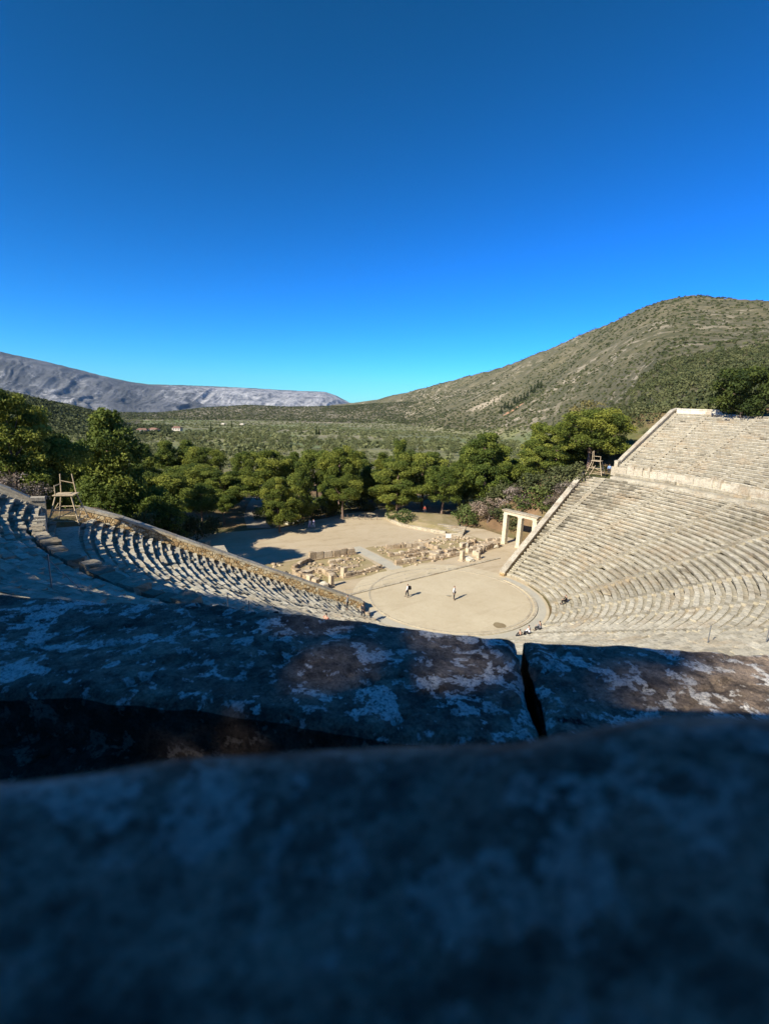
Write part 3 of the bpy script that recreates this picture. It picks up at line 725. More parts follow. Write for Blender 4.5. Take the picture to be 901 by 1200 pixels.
def proto_bush(seed, name, mat, h, R, n, size=.11, nper=150, rlo=.35, rhi=.7, trunk=True, bark='bark', z0=.25, squash=.75):
    rng = np.random.default_rng(seed); root = empty(name, (0, 0, -500)); C_ = []; Rr = []; B = []
    for k in range(n):
        a = k*2.399; z = z0+(.9-z0)*rng.random(); e = R*math.sqrt(max(.12, 1-((z-.5)/.55)**2)); r = e*math.sqrt(rng.random())*.9
        C_.append((r*math.cos(a), r*math.sin(a), z*h)); Rr.append(rng.uniform(rlo, rhi)); B.append(rng.uniform(.1, .95))
    V, F, b = leaf_cloud(rng, C_, Rr, nper, size, B, squash=squash)
    if trunk: trunk_mesh(rng, h*.6, max(.05, h*.035), [C_[i] for i in range(0, n, max(1, n//6))], M[bark], root)
    mk('crown' if trunk else 'foliage', V, F, M[mat], root, b); return root
OLIVES = [proto_bush(50+i, 'olive_tree', 'olive', 4.6, 2.5, 16, .20, 26, .8, 1.35) for i in range(4)]
BUSHES = [proto_bush(60+i, 'green_bush', 'shrub', 2.2, 1.7, 16, .12, 110, .4, .75, trunk=False) for i in range(2)]
BLOS = [proto_bush(70+i, 'blossoming_tree', 'blossom', 3.6, 2.4, 34, .075, 210, .35, .75) for i in range(2)]
MAQ = [proto_bush(80+i, 'maquis_bush', 'maquis', 3.2, 2.3, 18, .17, 55, .6, 1.1, trunk=False) for i in range(3)]
CAROB = proto_bush(90, 'carob_tree', 'carob', 7.5, 5.2, 70, .17, 120, .8, 1.5, z0=.15)
GOLD = proto_bush(95, 'golden_tree', 'gold', 9, 3.6, 30, .17, 60, .7, 1.2, z0=.4)
def cyp():
    rng = np.random.default_rng(5); root = empty('dark_conifer', (0, 0, -500)); C_ = [(rng.normal(0, .25), rng.normal(0, .25), 1+k*.62) for k in range(16)]
    Rr = [1.5*(1-k/17)+.35 for k in range(16)]; V, F, b = leaf_cloud(rng, C_, Rr, 22, .3, [.2]*16, squash=.9)
    trunk_mesh(rng, 9, .15, [], M['bark'], root); mk('crown', V, F, M['carob'], root, b); return root
CYP = cyp()
used = set()
def plant(proto, x, y, z, sx, sz, label, cat, group, rz=None, tilt=0):
    if proto.name not in used: o = proto; used.add(proto.name)
    else: o = copy_tree(proto)
    o.location = (x, y, z); o.scale = (sx, sx, sz); o.rotation_euler = (tilt, 0, R_.uniform(0, 6.28) if rz is None else rz)
    tag(o, label, cat, group); return o
def ptree(proto, px, ytop, D, wpx, label, cat='pine tree', group='pines around the theatre', h0=12., w0=9.6, yb=None, **k):
    d = ray(px, ytop); hz = math.hypot(d[0], d[1]); x = CAM[0]+d[0]/hz*D; y = CAM[1]+d[1]/hz*D; zt = CAM[2]+d[2]/hz*D
    zb = H1(x, y)
    if h0 != 12.: zb = max(zb, zt-h0*1.6)
    h = max(zt-zb, 1.2); w = wpx*D/FPX*.97
    return plant(proto, x, y, zb-.05, w/w0, h/h0, label, cat, group, **k)
G = lambda s, i: PINES[s][i % len(PINES[s])]
trees = [
 ('tall', 0, 122, 474, 76, 104, 'tallest pine, standing alone left of centre behind the timber lookout frame'),
 ('layered', 1, 8, 462, 62, 80, 'dark pine cut by the left edge of the view'),
 ('round', 2, 45, 522, 82, 62, 'dark rounded pine between the left edge pine and the tallest pine'),
 ('layered', 0, 72, 512, 98, 60, 'shaded pine filling the gap just left of the tallest pine'),
 ('round', 1, 30, 548, 66, 60, 'low dark pine behind the pink blossoming tree at the left edge'),
 ('tall', 1, 168, 520, 122, 46, 'narrow pine behind the right shoulder of the tallest pine'),
 ('tall', 2, 193, 516, 138, 42, 'narrow pine, second to the right of the tallest pine'),
 ('tall', 0, 218, 514, 140, 44, 'dense pine with pointed tip in the wood beyond the plaza, left'),
 ('round', 0, 240, 524, 132, 40, 'squat pine at the right end of the left wood, by the olive field'),
 ('layered', 2, 152, 545, 92, 52, 'dark pine right behind the top of the left sloping wall'),
 ('round', 2, 192, 553, 92, 60, 'broad light green pine halfway down behind the left sloping wall'),
 ('round', 0, 226, 543, 110, 52, 'flat topped pine in the middle of the left wood'),
 ('layered', 1, 260, 551, 104, 50, 'spreading pine with flat layers left of the dirt road'),
 ('round', 1, 175, 577, 74, 64, 'dark pine overhanging the left sloping wall'),
 ('umbrella', 0, 234, 568, 84, 40, 'small pine with a bare leaning stem at the left plaza edge', ),
 ('umbrella', 1, 262, 580, 92, 34, 'low umbrella pine just left of the dirt road mouth'),
 ('round', 2, 290, 528, 124, 34, 'pale pine beyond the bend of the dirt road'),
 ('layered', 0, 318, 529, 104, 52, 'layered pine immediately right of the dirt road'),
 ('layered', 2, 327, 560, 85, 42, 'front pine on the left plaza edge with a short straight bare trunk'),
 ('tall', 1, 352, 541, 92, 46, 'pine behind the two people in pale clothes on the plaza'),
 ('round', 1, 372, 526, 106, 48, 'high round pine left of the middle of the tree line'),
 ('round', 0, 398, 524, 104, 50, 'high round pine right of the middle of the tree line'),
 ('umbrella', 0, 403, 560, 95, 44, 'low bright pine at the left end of the short fence posts'),
 ('tall', 2, 385, 556, 98, 36, 'slim dark pine squeezed between larger ones in the tree line'),
 ('tall', 0, 430, 545, 110, 40, 'grey green pine at the right end of the tree line'),
 ('layered', 1, 414, 532, 118, 40, 'far pine peeping over the end of the tree line'),
 ('tall', 2, 470, 514, 112, 44, 'pine with a high pointed tip at the left of the round planting bed'),
 ('layered', 0, 468, 542, 101, 50, 'bright pine sweeping to the ground at the left of the planting bed'),
 ('round', 2, 497, 528, 108, 58, 'biggest round pine on the planting bed'),
 ('round', 1, 521, 545, 102, 46, 'pine at the right of the planting bed above the stone steps'),
 ('tall', 1, 545, 528, 114, 46, 'thin grey green pine between the planting bed and the gate'),
 ('layered', 2, 575, 508, 108, 56, 'tall layered pine rising straight behind the stone gate'),
 ('tall', 0, 604, 536, 118, 50, 'grey pine behind the blossoming shrubs near the gate'),
 ('tall', 2, 632, 494, 110, 50, 'upright pine left of the golden topped tree'),
 ('layered', 0, 655, 500, 104, 52, 'bright green pine over the middle of the right sloping wall'),
 ('round', 0, 698, 478, 98, 64, 'large pine crown beside the right lookout frame'),
 ('layered', 1, 676, 500, 112, 50, 'pine between the golden topped tree and the sloping wall'),
 ('tall', 1, 448, 530, 132, 40, 'pale grey green tree far behind the gap left of the planting bed'),
 ('layered', 0, 438, 552, 112, 34, 'low spreading pine filling the gap left of the planting bed'),
 ('tall', 0, 345, 528, 126, 40, 'upright pine behind the middle of the tree line, left part'),
 ('tall', 2, 555, 520, 130, 40, 'slim pine behind and left of the tall layered pine by the gate'),
 ('tall', 1, 588, 520, 128, 44, 'slim pine behind and right of the tall layered pine by the gate'),
 ('round', 2, 722, 502, 112, 30, 'dark pine behind the right lookout frame'),
]
for t in trees:
    ptree(G(t[0], t[1]), t[2], t[3], t[4], t[5]*1.15, t[6])
ptree(GOLD, 690, 464, 112, 44, 'tree with a golden yellow crown top above the pines on the right', 'tree', None, 9, 6.6)
# pines and cypresses on the rim above the photographer
rim = [(-67.5, -45, 14, 1.4), (-70, -35, 14, 1.4), (-71.5, -26, 12.5, 1.3), (-54.5, -52.5, 12, 1.2), (-47.6, -46.4, 7.5, .72), (-54, -42.5, 12.5, 1.35), (-59.5, -35, 13, 1.35), (-62, -27.5, 12.5, 1.3), (-64, -20, 11.5, 1.2), (-66, -13, 9, 1.0), (-67, -4, 5, .6), (-50, -60, 9, .9)]
rim_rz = [4.9452, 1.3654, 2.0287, 5.3635, 2.1453, 3.9436, 1.939, 4.3442, .0089, 4.2136, 3.7608, 1.1132]
for i, (x, y, h, s) in enumerate(rim):
    plant(G('tall' if i == 5 else 'round', i), x, y, 22.6, s, h/12., 'pine on the rim above and behind the upper left seats', 'pine tree', 'pines along the upper rim', rz=rim_rz[i])
plant(CAROB, *at(866, 500, 23.3)[:2], 23.0, 1, 1, 'dark rounded evergreen on the rim above the topmost right seats', 'tree', None)
c = at(866, 494, 22.4); D = 101.0
d = ray(868, 486); hz = math.hypot(d[0], d[1]); CAROB.location = (CAM[0]+d[0]/hz*D, CAM[1]+d[1]/hz*D, 22.8); CAROB.scale = (1.0, 1.0, 1.12)
# shrubs
def bush(proto, px, py, z, s, sz, label, cat='shrub', group=None):
    p = at(px, py, z); return plant(proto, p[0], p[1], H1(p[0], p[1])-.1 if z is None else z-.1, s, sz, label, cat, group)
def hit(px, py):
    d = ray(px, py); t = 60.
    while t < 300:
        p = CAM+d*t
        if p[2] < H1(p[0], p[1]): return p
        t += .4
    return CAM+d*110
def bushH(proto, px, ybase, ytop, wpx, w0, h0, label, cat='shrub', group=None):
    p = hit(px, ybase); D = np.linalg.norm(p-CAM); h = (ybase-ytop)*D/FPX*1.0
    return plant(proto, p[0], p[1], H1(p[0], p[1])-.15, wpx*D/FPX/w0, h/h0, label, cat, group)
def bushD(proto, px, ytop, D, wpx, h, w0, h0, label, cat='shrub', group=None, zoff=0):
    d = ray(px, ytop); hz = math.hypot(d[0], d[1]); x = CAM[0]+d[0]/hz*D; y = CAM[1]+d[1]/hz*D; zt = CAM[2]+d[2]/hz*D; zg = H1(x, y)
    h = max(zt-zg, h*.45); return plant(proto, x, y, zg-.15, wpx*D/FPX/w0, h/h0, label, cat, group)
bush(BUSHES[0], 474, 613, .3, 1.35, 1.1, 'dark green rounded shrub at the left end of the planting bed')
bush(BUSHES[1], 459, 609, .3, .8, .8, 'small green shrub by the curved kerb of the planting bed')
bushH(BLOS[0], 571, 613, 582, 44, 4.6, 3.6, 'pinkish blossoming tree left of the stone gate', 'blossoming tree')
bushH(BLOS[1], 606, 598, 570, 38, 4.6, 3.6, 'pinkish blossoming tree behind the stone gate', 'blossoming tree')
bushH(BLOS[0], 664, 590, 565, 34, 4.6, 3.6, 'pale blossoming tree against the upper part of the right sloping wall', 'blossoming tree')
bushH(BLOS[1], 650, 600, 576, 30, 4.6, 3.6, 'pale blossoming tree against the middle of the right sloping wall', 'blossoming tree')
bushD(BLOS[1], 14, 553, 55, 60, 5.5, 4.6, 3.6, 'pink blossoming almond behind the left end wall', 'blossoming tree')
bushH(BUSHES[0], 632, 602, 573, 36, 3.2, 2.2, 'round green bush between the blossoming trees by the right wall')
bushH(BUSHES[1], 546, 616, 594, 30, 3.2, 2.2, 'green bush at the right end of the stone steps')
bushH(BUSHES[0], 612, 600, 584, 24, 3.2, 2.2, 'small green bush just above the stone gate lintel')
for i, (px, yb_, yt, w) in enumerate([(588, 612, 592, 30), (560, 605, 584, 26), (640, 590, 566, 30), (590, 590, 566, 30), (618, 582, 556, 34), (655, 575, 548, 34), (672, 566, 545, 28), (576, 598, 578, 24), (600, 622, 606, 18), (545, 604, 584, 24)]):
    bushH(MAQ[i % 3], px, yb_, yt, w, 4.4, 3.2, 'olive green bush on the brown bank behind the stone gate', 'bush', 'bushes on the bank behind the gate')
for i, (px, py, D, w) in enumerate([(345, 596, 90, 26), (376, 592, 95, 22), (392, 590, 98, 20), (245, 604, 84, 26), (222, 606, 78, 26), (430, 588, 103, 22), (304, 598, 95, 18), (198, 606, 72, 40), (165, 600, 66, 36), (355, 588, 98, 30), (418, 583, 104, 30)]):
    bushD(MAQ[i % 3], px, py, D, w, 2.6, 4.4, 3.2, 'low dark bush under the pines along the plaza edge', 'bush', 'bushes under the pines')


def ico():
    t = (1+5**.5)/2; v = np.array([(-1, t, 0), (1, t, 0), (-1, -t, 0), (1, -t, 0), (0, -1, t), (0, 1, t), (0, -1, -t), (0, 1, -t), (t, 0, -1), (t, 0, 1), (-t, 0, -1), (-t, 0, 1)], float); v /= np.linalg.norm(v[0])
    f = np.array([(0, 11, 5), (0, 5, 1), (0, 1, 7), (0, 7, 10), (0, 10, 11), (1, 5, 9), (5, 11, 4), (11, 10, 2), (10, 7, 6), (7, 1, 8), (3, 9, 4), (3, 4, 2), (3, 2, 6), (3, 6, 8), (3, 8, 9), (4, 9, 5), (2, 4, 11), (6, 2, 10), (8, 6, 7), (9, 8, 1)])
    return v, f
IV, IF = ico()
# ------------------------------------------------------------------ olive grove, maquis, scrub
def polar_scatter(rng, n, az0, az1, d0, d1, pw=1.5):
    az = np.radians(rng.uniform(az0, az1, n)); D = (d0**pw+(d1**pw-d0**pw)*rng.random(n))**(1/pw)
    return CAM[0]+D*np.sin(az), CAM[1]+D*np.cos(az), D
rng = np.random.default_rng(3)
_pl = [o.location.copy() for o in bpy.data.objects if o.name.startswith(('pine_tree',)) and o.parent is None]
PL = np.array([(l.x, l.y) for l in _pl])
xs, ys, Ds = polar_scatter(rng, 900, -6, 58, 150, 520, 1.2)
keep = []
for x, y in zip(xs, ys):
    if len(keep) >= 280: break
    if np.min(np.hypot(PL[:, 0]-x, PL[:, 1]-y)) < 7: continue
    if keep and min(math.hypot(x-a, y-b) for a, b in keep) < 5.2: continue
    keep.append((x, y))
for i, (x, y) in enumerate(keep):
    s = R_.uniform(.75, 1.2); plant(OLIVES[i % 4], x, y, H1(x, y)-.1, s*1.1, s, 'grey green olive tree in the grove beyond the pines', 'olive tree', 'olive trees of the valley grove')
def blobs(name, xs, ys, size, sq, mat, label, cat, rng, bvlo=0., bvhi=1., multi=1):
    if multi > 1:
        xs = (xs[:, None]+rng.normal(0, .45, (len(xs), multi))*size[:, None]).ravel(); ys = (ys[:, None]+rng.normal(0, .45, (len(ys), multi))*size[:, None]).ravel(); size = np.repeat(size, multi)*rng.uniform(.45, .8, len(xs))
    n = len(xs); z = H(xs, ys)
    J = 1+rng.uniform(-.32, .32, (n, 12)); a = rng.uniform(0, 6.28, n); ca, sa = np.cos(a)[:, None], np.sin(a)[:, None]
    vx = IV[None, :, 0]*J*size[:, None]; vy = IV[None, :, 1]*J*size[:, None]; vz = IV[None, :, 2]*J*size[:, None]*sq
    zoff = rng.uniform(0, .5, n)*size*sq if multi > 1 else 0*size
    V = np.stack([vx*ca-vy*sa+xs[:, None], vx*sa+vy*ca+ys[:, None], vz+(z+size*sq*.55+zoff)[:, None]], -1).reshape(-1, 3)
    F = (IF[None]+np.arange(n)[:, None, None]*12).reshape(-1, 3)
    o = mk(name, V, F, mat, bv=np.repeat(np.clip(rng.uniform(bvlo, bvhi, n), 0, 1), 12)); tag(o, label, cat, kind='stuff'); return o
def clumps(name, xs, ys, size, sq, mat, label, cat, rng, nleaf=40, ls=.22, bvlo=0., bvhi=1., dens=None):
    """leafy clumps built of small quads, all in one mesh"""
    n = len(xs); z = H(xs, ys); d = rng.normal(size=(n, nleaf, 3)); d /= np.linalg.norm(d, axis=2)[..., None]; d[..., 2] = np.abs(d[..., 2])*.9
    lob = 1+.28*np.sin(d[..., 0]*5+xs[:, None])*np.cos(d[..., 1]*5+ys[:, None])
    rr = size[:, None]*(.55+.45*rng.random((n, nleaf)))*lob
    p = np.stack([xs[:, None]+d[..., 0]*rr, ys[:, None]+d[..., 1]*rr, z[:, None]+d[..., 2]*rr*sq*1.6+.1], -1)
    nn = d*.6+rng.normal(size=(n, nleaf, 3))*.3; nn /= np.linalg.norm(nn, axis=2)[..., None]
    a = np.cross(nn, rng.normal(size=(n, nleaf, 3))); a /= np.linalg.norm(a, axis=2)[..., None]; t = np.cross(nn, a); s = (ls*size)[:, None, None]*(.7+.7*rng.random((n, nleaf, 1)))
    q = np.stack([p-a*s-t*s*.5, p+a*s*.2-t*s*.8, p+a*s+t*s*.5, p-a*s*.3+t*s*.8], 2).reshape(-1, 3)
    o = mk(name, q, np.arange(len(q)).reshape(-1, 4), mat, bv=np.repeat(np.clip(rng.uniform(bvlo, bvhi, n), 0, 1), nleaf*4)); tag(o, label, cat, kind='stuff'); return o
# grove beyond the individual trees
xs, ys, Ds = polar_scatter(rng, 9000, -8, 50, 200, 1700, 1.15)
az = np.degrees(np.arctan2(xs-CAM[0], ys-CAM[1])); D0 = np.interp(az, [20, 30, 40, 50, 58], [2200, 1900, 1250, 760, 330]); k = (Ds < D0*1.02) & (Ds > 230)&(vn(xs*.010, ys*.016, 3) > .30)
clumps('olive_grove', xs[k], ys[k], rng.uniform(1.5, 3.0, k.sum()), .62, M['olive'], 'grey green mass of olive trees covering the valley floor', 'olive grove', rng, 26, .30)
# maquis on the slope right behind the right pines
xs, ys, Ds = polar_scatter(rng, 2600, 52, 84, 108, 420, 1.6)
k = (np.hypot(xs, ys) > 62) & (ys > wall_y(xs)+3.0) | (np.hypot(xs, ys) > 64)
xs, ys, Ds = xs[k], ys[k], Ds[k]
clumps('maquis', xs, ys, rng.uniform(1.3, 3.2, len(xs)), .75, M['maquis'], 'dense green maquis bushes covering the slope behind the right seats', 'maquis', rng, 110, .13, .1, 1.)
xs = rng.uniform(27, 105, 1500); ys = rng.uniform(3, 75, 1500); zz = H(xs, ys); k = (zz > 1.6) & (ys > wall_y(xs)+3.2) & ~((ys < wall_y(xs)+7) & (xs > 33) & (xs < 44)) & ~((xs < 31) & (ys < 18))
xs, ys = xs[k], ys[k]
clumps('undergrowth', xs, ys, rng.uniform(.5, 1.5, len(xs))*np.where(xs > 57, 1.6, 1.), .6, M['maquis'], 'low mixed undergrowth on the bank behind the right sloping wall', 'undergrowth', rng, 150, .085, .1, 1.)
# scrub on the big hill
xs, ys, Ds = polar_scatter(rng, 34000, 26, 86, 300, 2900, 1.35)
az = np.degrees(np.arctan2(xs-CAM[0], ys-CAM[1])); D0 = np.interp(az, [20, 30, 40, 50, 58, 62, 70, 110], [2200, 1900, 1150, 660, 260, 140, 110, 110]); D1 = np.interp(az, [20, 30, 40, 50, 60, 70, 110], [3600, 3200, 2400, 1800, 1300, 1050, 850])
nz = vn(xs*.012, ys*.012, 4)+.4*vn(xs*.05, ys*.05, 6); t = (Ds-D0)/(D1-D0)
k = (t > 0) & (t < 1.0) & (nz > .42+.30*np.clip(t, 0, 1)*rng.random(len(xs)))
clumps('hill_scrub', xs[k], ys[k], rng.uniform(1.1, 2.9, k.sum())*np.clip(1.25-.45*t[k], .6, 1.2)*np.clip(Ds[k]/900, .7, 1.25), .55, M['maquis'], 'dark scrub and small trees dotted over the big hill', 'scrub', rng, 18, .36, 0., .8)
# scrub on the low ridge and the wooded hill on the left
xs, ys, Ds = polar_scatter(rng, 6000, 2, 40, 1500, 2500, 1.2); clumps('ridge_scrub', xs, ys, rng.uniform(2., 4.2, len(xs)), .5, M['maquis'], 'dark scrub dotted over the low far ridge', 'scrub', rng, 12, .42, 0., .7)
xs, ys, Ds = polar_scatter(rng, 6500, -14, 10, 430, 980, 1.2); k = vn(xs*.012, ys*.012, 9) > .22+.4*sstep(560, 430, Ds)
clumps('hill_wood', xs[k], ys[k], rng.uniform(2.4, 4.6, k.sum()), .7, M['maquis'], 'dark woodland covering the low hill at the left edge', 'woodland', rng, 34, .28, 0., .8)
# mid-distance trees with labels of their own
for i, (px, py, D) in enumerate([(x, 449-.02*(x-600)+R_.uniform(-1.5, 1.5), R_.uniform(1150, 1220)) for x in np.linspace(590, 634, 13)]):
    d = ray(px, py); hz = math.hypot(d[0], d[1]); x = CAM[0]+d[0]/hz*D; y = CAM[1]+d[1]/hz*D
    plant(CYP, x, y, H1(x, y)-.5, 2.2, R_.uniform(1.6, 2.1), 'dark conifer in the small plantation halfway up the big hill', 'conifer', 'conifer plantation on the hill')
for i, (px, D, s) in enumerate([(196, 600, 2.0), (371, 620, 1.), (374, 622, .9), (248, 640, 1.2), (272, 900, 1.4)]):
    d = ray(px, 510); hz = math.hypot(d[0], d[1]); x = CAM[0]+d[0]/hz*D; y = CAM[1]+d[1]/hz*D
    plant(OLIVES[i % 4] if i in (0,) else CYP, x, y, H1(x, y)-.3, 1.6 if i == 0 else .9, s, ['large yellowish tree by the farmhouses in the valley', 'left of two slim cypresses in the middle of the olive grove', 'right of two slim cypresses in the middle of the olive grove', 'lone dark cypress left of the middle of the valley', 'far cypress near the white houses below the ridge'][i], 'tree', None)

# ------------------------------------------------------------------ far buildings
def house(px, D, w, dpt, h, mat, label, roof='tile', zadd=0):
    d = ray(px, 500); hz = math.hypot(d[0], d[1]); x = CAM[0]+d[0]/hz*D; y = CAM[1]+d[1]/hz*D; z = H1(x, y)+zadd
    root = empty('farmhouse', (x, y, z-.5), label, 'house', 'houses in the valley', rz=R_.uniform(-.5, .1)-.5)
    m = MB(); m.box((0, 0, 0), (w, dpt, h+.5)); m.build('wall', M[mat], root)
    m = MB(); m.add([(-w/2-.4, -dpt/2-.4, h+.5), (w/2+.4, -dpt/2-.4, h+.5), (w/2+.4, dpt/2+.4, h+.5), (-w/2-.4, dpt/2+.4, h+.5), (-w/2+1.5, 0, h+2.3), (w/2-1.5, 0, h+2.3)], [(0, 1, 5, 4), (1, 2, 5), (2, 3, 4, 5), (3, 0, 4), (3, 2, 1, 0)]); m.build('roof', M[roof], root)
    for q in np.linspace(-w*.3, w*.3, 3):
        m = MB(); m.box((q, -dpt/2-.02, 1.6), (1.0, .1, 1.3)); m.build('window', M['window'], root)
house(167, 560, 10, 7, 3.0, 'plaster', 'cream farmhouse with a red tiled roof at the left of the valley', zadd=2)
house(181, 600, 11, 6, 2.8, 'plaster', 'long pale farm building right of the red roofed house', zadd=2)
house(208, 640, 10, 7, 3.0, 'plaster', 'small pale farm building near the large yellowish tree', zadd=2)
house(262, 1150, 8, 6, 3, 'plaster', 'small pale house far off below the low ridge, left one', 'plaster')
house(284, 1180, 10, 6, 3, 'plaster', 'wide pale house far off below the low ridge, middle one', 'plaster')

# ------------------------------------------------------------------ stone gates
def gate(side, label):
    A = Vector((side*24.15, 13.7, 0)); B = Vector((side*24.95, 7.3, 0)); d = (B-A).normalized(); L = (B-A).length; ang = math.atan2(d.y, d.x)
    root = empty('stone_gate', A, label, 'stone gate', 'gates beside the stage', rz=ang)
    for k, t in enumerate((.35, 3.3, L-.35)):
        m = MB(); m.box((t, 0, 0), (.72 if k != 1 else .6, .75, 5.15), b=.8); m.box((t, 0, 0), (.9, .95, .28), b=.6)
        m.box((t, 0, 5.15), (.86, .9, .17), b=.9); m.box((t-.42, 0, .28), (.14, .5, 4.8), b=.55) if k else None
        m.build('pillar', M['gate'], root)
    m = MB(); m.box((L/2-1.55, 0, 5.32), (L/2+.05, .8, .42), b=.85); m.box((L/2+1.62, 0, 5.32), (L/2-.2, .8, .42), b=.7); m.build('lintel', M['gate'], root)
    m = MB(); m.box((L/2, 0, 5.74), (L+.35, 1.0, .16), b=.9); m.box((L/2, 0, 5.90), (L+.6, 1.25, .16), b=.6); m.build('cornice', M['wallstone'], root)
gate(1, 'tall pale stone gate with two openings beside the right sloping wall')
gate(-1, 'pale stone gate mostly hidden behind the left sloping wall, only its top showing')

def ico():
    t = (1+5**.5)/2; v = np.array([(-1, t, 0), (1, t, 0), (-1, -t, 0), (1, -t, 0), (0, -1, t), (0, 1, t), (0, -1, -t), (0, 1, -t), (t, 0, -1), (t, 0, 1), (-t, 0, -1), (-t, 0, 1)], float); v /= np.linalg.norm(v[0])
    f = np.array([(0, 11, 5), (0, 5, 1), (0, 1, 7), (0, 7, 10), (0, 10, 11), (1, 5, 9), (5, 11, 4), (11, 10, 2), (10, 7, 6), (7, 1, 8), (3, 9, 4), (3, 4, 2), (3, 2, 6), (3, 6, 8), (3, 8, 9), (4, 9, 5), (2, 4, 11), (6, 2, 10), (8, 6, 7), (9, 8, 1)])
    return v, f
IV, IF = ico()
# ------------------------------------------------------------------ ruins of the stage building
STONE_N = [0]
def rwall(pl, label, hmin, hmax, wmin, wmax, th=.6, miss=.12, base=True):
    root = empty('ruined_wall', (pl[0][0], pl[0][1], 0), label, 'ruined wall', 'ruined walls of the stage building'); L = root.location
    if base:
        m = MB()
        for a, b in zip(pl, pl[1:]):
            dx, dy = b[0]-a[0], b[1]-a[1]; ln = math.hypot(dx, dy); m.box(((a[0]+b[0])/2-L.x, (a[1]+b[1])/2-L.y, 0), (ln, th+.25, .16), math.atan2(dy, dx), .4, .03)
        m.build('footing', M['ruin'], root)
    for a, b in zip(pl, pl[1:]):
        dx, dy = b[0]-a[0], b[1]-a[1]; ln = math.hypot(dx, dy); an = math.atan2(dy, dx); t = 0
        while t < ln-.3:
            w = R_.uniform(wmin, wmax); w = min(w, ln-t)
            if R_.random() > miss:
                h = R_.uniform(hmin, hmax)*(1 if miss == 0 else .88); c = t+w/2; j = R_.uniform(-.12, .12); STONE_N[0] += 1
                craggy('stone', (a[0]+dx/ln*c-math.sin(an)*j-L.x, a[1]+dy/ln*c+math.cos(an)*j-L.y, .1), (w-.05, th*R_.uniform(.8, 1.15), h), an+R_.uniform(-.07, .07), M['ruin'], root, R_.uniform(.25, .95), STONE_N[0], 1)
            t += w+R_.uniform(0, .1)
P = lambda *q: [tuple(at(x, y)[:2]) for x, y in q]
rwall(P((362, 657), (417, 649)), 'row of five upright square slabs along the back of the ruins, left of the path', .9, 1.2, 1.1, 1.5, .55, 0)
rwall(P((344, 668), (362, 658)), 'broken corner of low stones at the back left of the ruins', .4, .8, .7, 1.2)
rwall(P((344, 672), (372, 684)), 'stepped heap of foundation stones at the left end of the ruins', .4, .8, .7, 1.2, .8, .05)
rwall(P((352, 668), (380, 671), (392, 678)), 'double foundation inside the left end of the ruins', .3, .7, .7, 1.1, .7, .1)
rwall(P((403, 677), (447, 666)), 'front foundation of the ruins left of the path, facing the orchestra', .35, .75, .6, 1.1, .5, .2)
rwall(P((372, 672), (420, 663)), 'inner low line of stones left of the path', .2, .5, .6, 1.1, .5, .45)
rwall(P((452, 643), (474, 642), (500, 640)), 'back foundation of big worn blocks right of the path', .6, 1.1, .8, 1.3, .7, .05)
rwall(P((500, 640), (516, 646)), 'short tilted return of orange stones in the back of the ruins', .5, .9, .8, 1.2, .6, .1)
rwall(P((463, 662), (500, 656), (538, 650)), 'front foundation of the ruins right of the path', .35, .8, .6, 1.1, .55, .15)
rwall(P((470, 654), (520, 647)), 'inner broken line of stones right of the path', .25, .6, .6, 1.1, .6, .35)
rwall(P((536, 644), (556, 637), (588, 634)), 'back foundation near the right stone gate', .4, .9, .7, 1.2, .6, .15)
rwall(P((546, 648), (566, 645), (584, 640)), 'jumble of large blocks at the right end of the ruins', .6, 1.1, .8, 1.3, .9, .05)
rwall(P((556, 652), (564, 647)), 'short cross wall at the right end of the ruins', .6, 1.0, .7, 1.0, .7, 0)
rwall(P((352, 676), (372, 668), (396, 664)), 'crossing foundation in the left half of the ruins', .3, .7, .6, 1.1, .7, .15)
rwall(P((455, 652), (486, 648)), 'low brown stones in the middle of the right ruins', .3, .7, .6, 1.0, .7, .15)
rwall(P((505, 652), (532, 645)), 'heaped brown stones before the tilted return', .4, .9, .7, 1.2, .9, .1)
rwall(P((560, 643), (580, 637)), 'heap of pale stones below the gate', .4, .8, .7, 1.1, .8, .1)
def rubble():
    rg = np.random.default_rng(8); VV = []; FF = []; B = []; nv = 0; t = 0
    while t < 650:
        x = rg.uniform(-20, 22); y = rg.uniform(11.3, 21.5)
        if -2.2 < x < 2.0: continue
        if vn(x*.5, y*.6, 4) < .42: continue
        t += 1; s_ = rg.uniform(.08, .30)*(1.6 if rg.random() < .15 else 1)
        v = IV*(1+rg.uniform(-.3, .3, (12, 1)))*s_*np.array([1, .8, .6]); a = rg.uniform(0, 6.3); c_, q_ = math.cos(a), math.sin(a)
        VV.append(np.stack([v[:, 0]*c_-v[:, 1]*q_+x, v[:, 0]*q_+v[:, 1]*c_+y, v[:, 2]+s_*.25], -1)); FF.append(IF+nv); nv += 12; B += [rg.uniform(.1, .9)]*12
    o = mk('rubble', np.concatenate(VV), np.concatenate(FF), M['ruin'], bv=B); tag(o, 'small broken stones strewn over the ground between the ruined walls', 'rubble', kind='stuff')
rubble()
rwall(P((385, 660), (412, 656)), 'low stones in front of the upright slabs, left of the path', .2, .5, .6, 1.0, .6, .2)
rwall(P((478, 648), (500, 645)), 'tumbled brown stones behind the middle of the right ruins', .4, .9, .6, 1.1, .8, .05)
rwall(P((508, 656), (534, 651)), 'second row of stones behind the front right foundation', .3, .6, .6, 1.0, .6, .15)
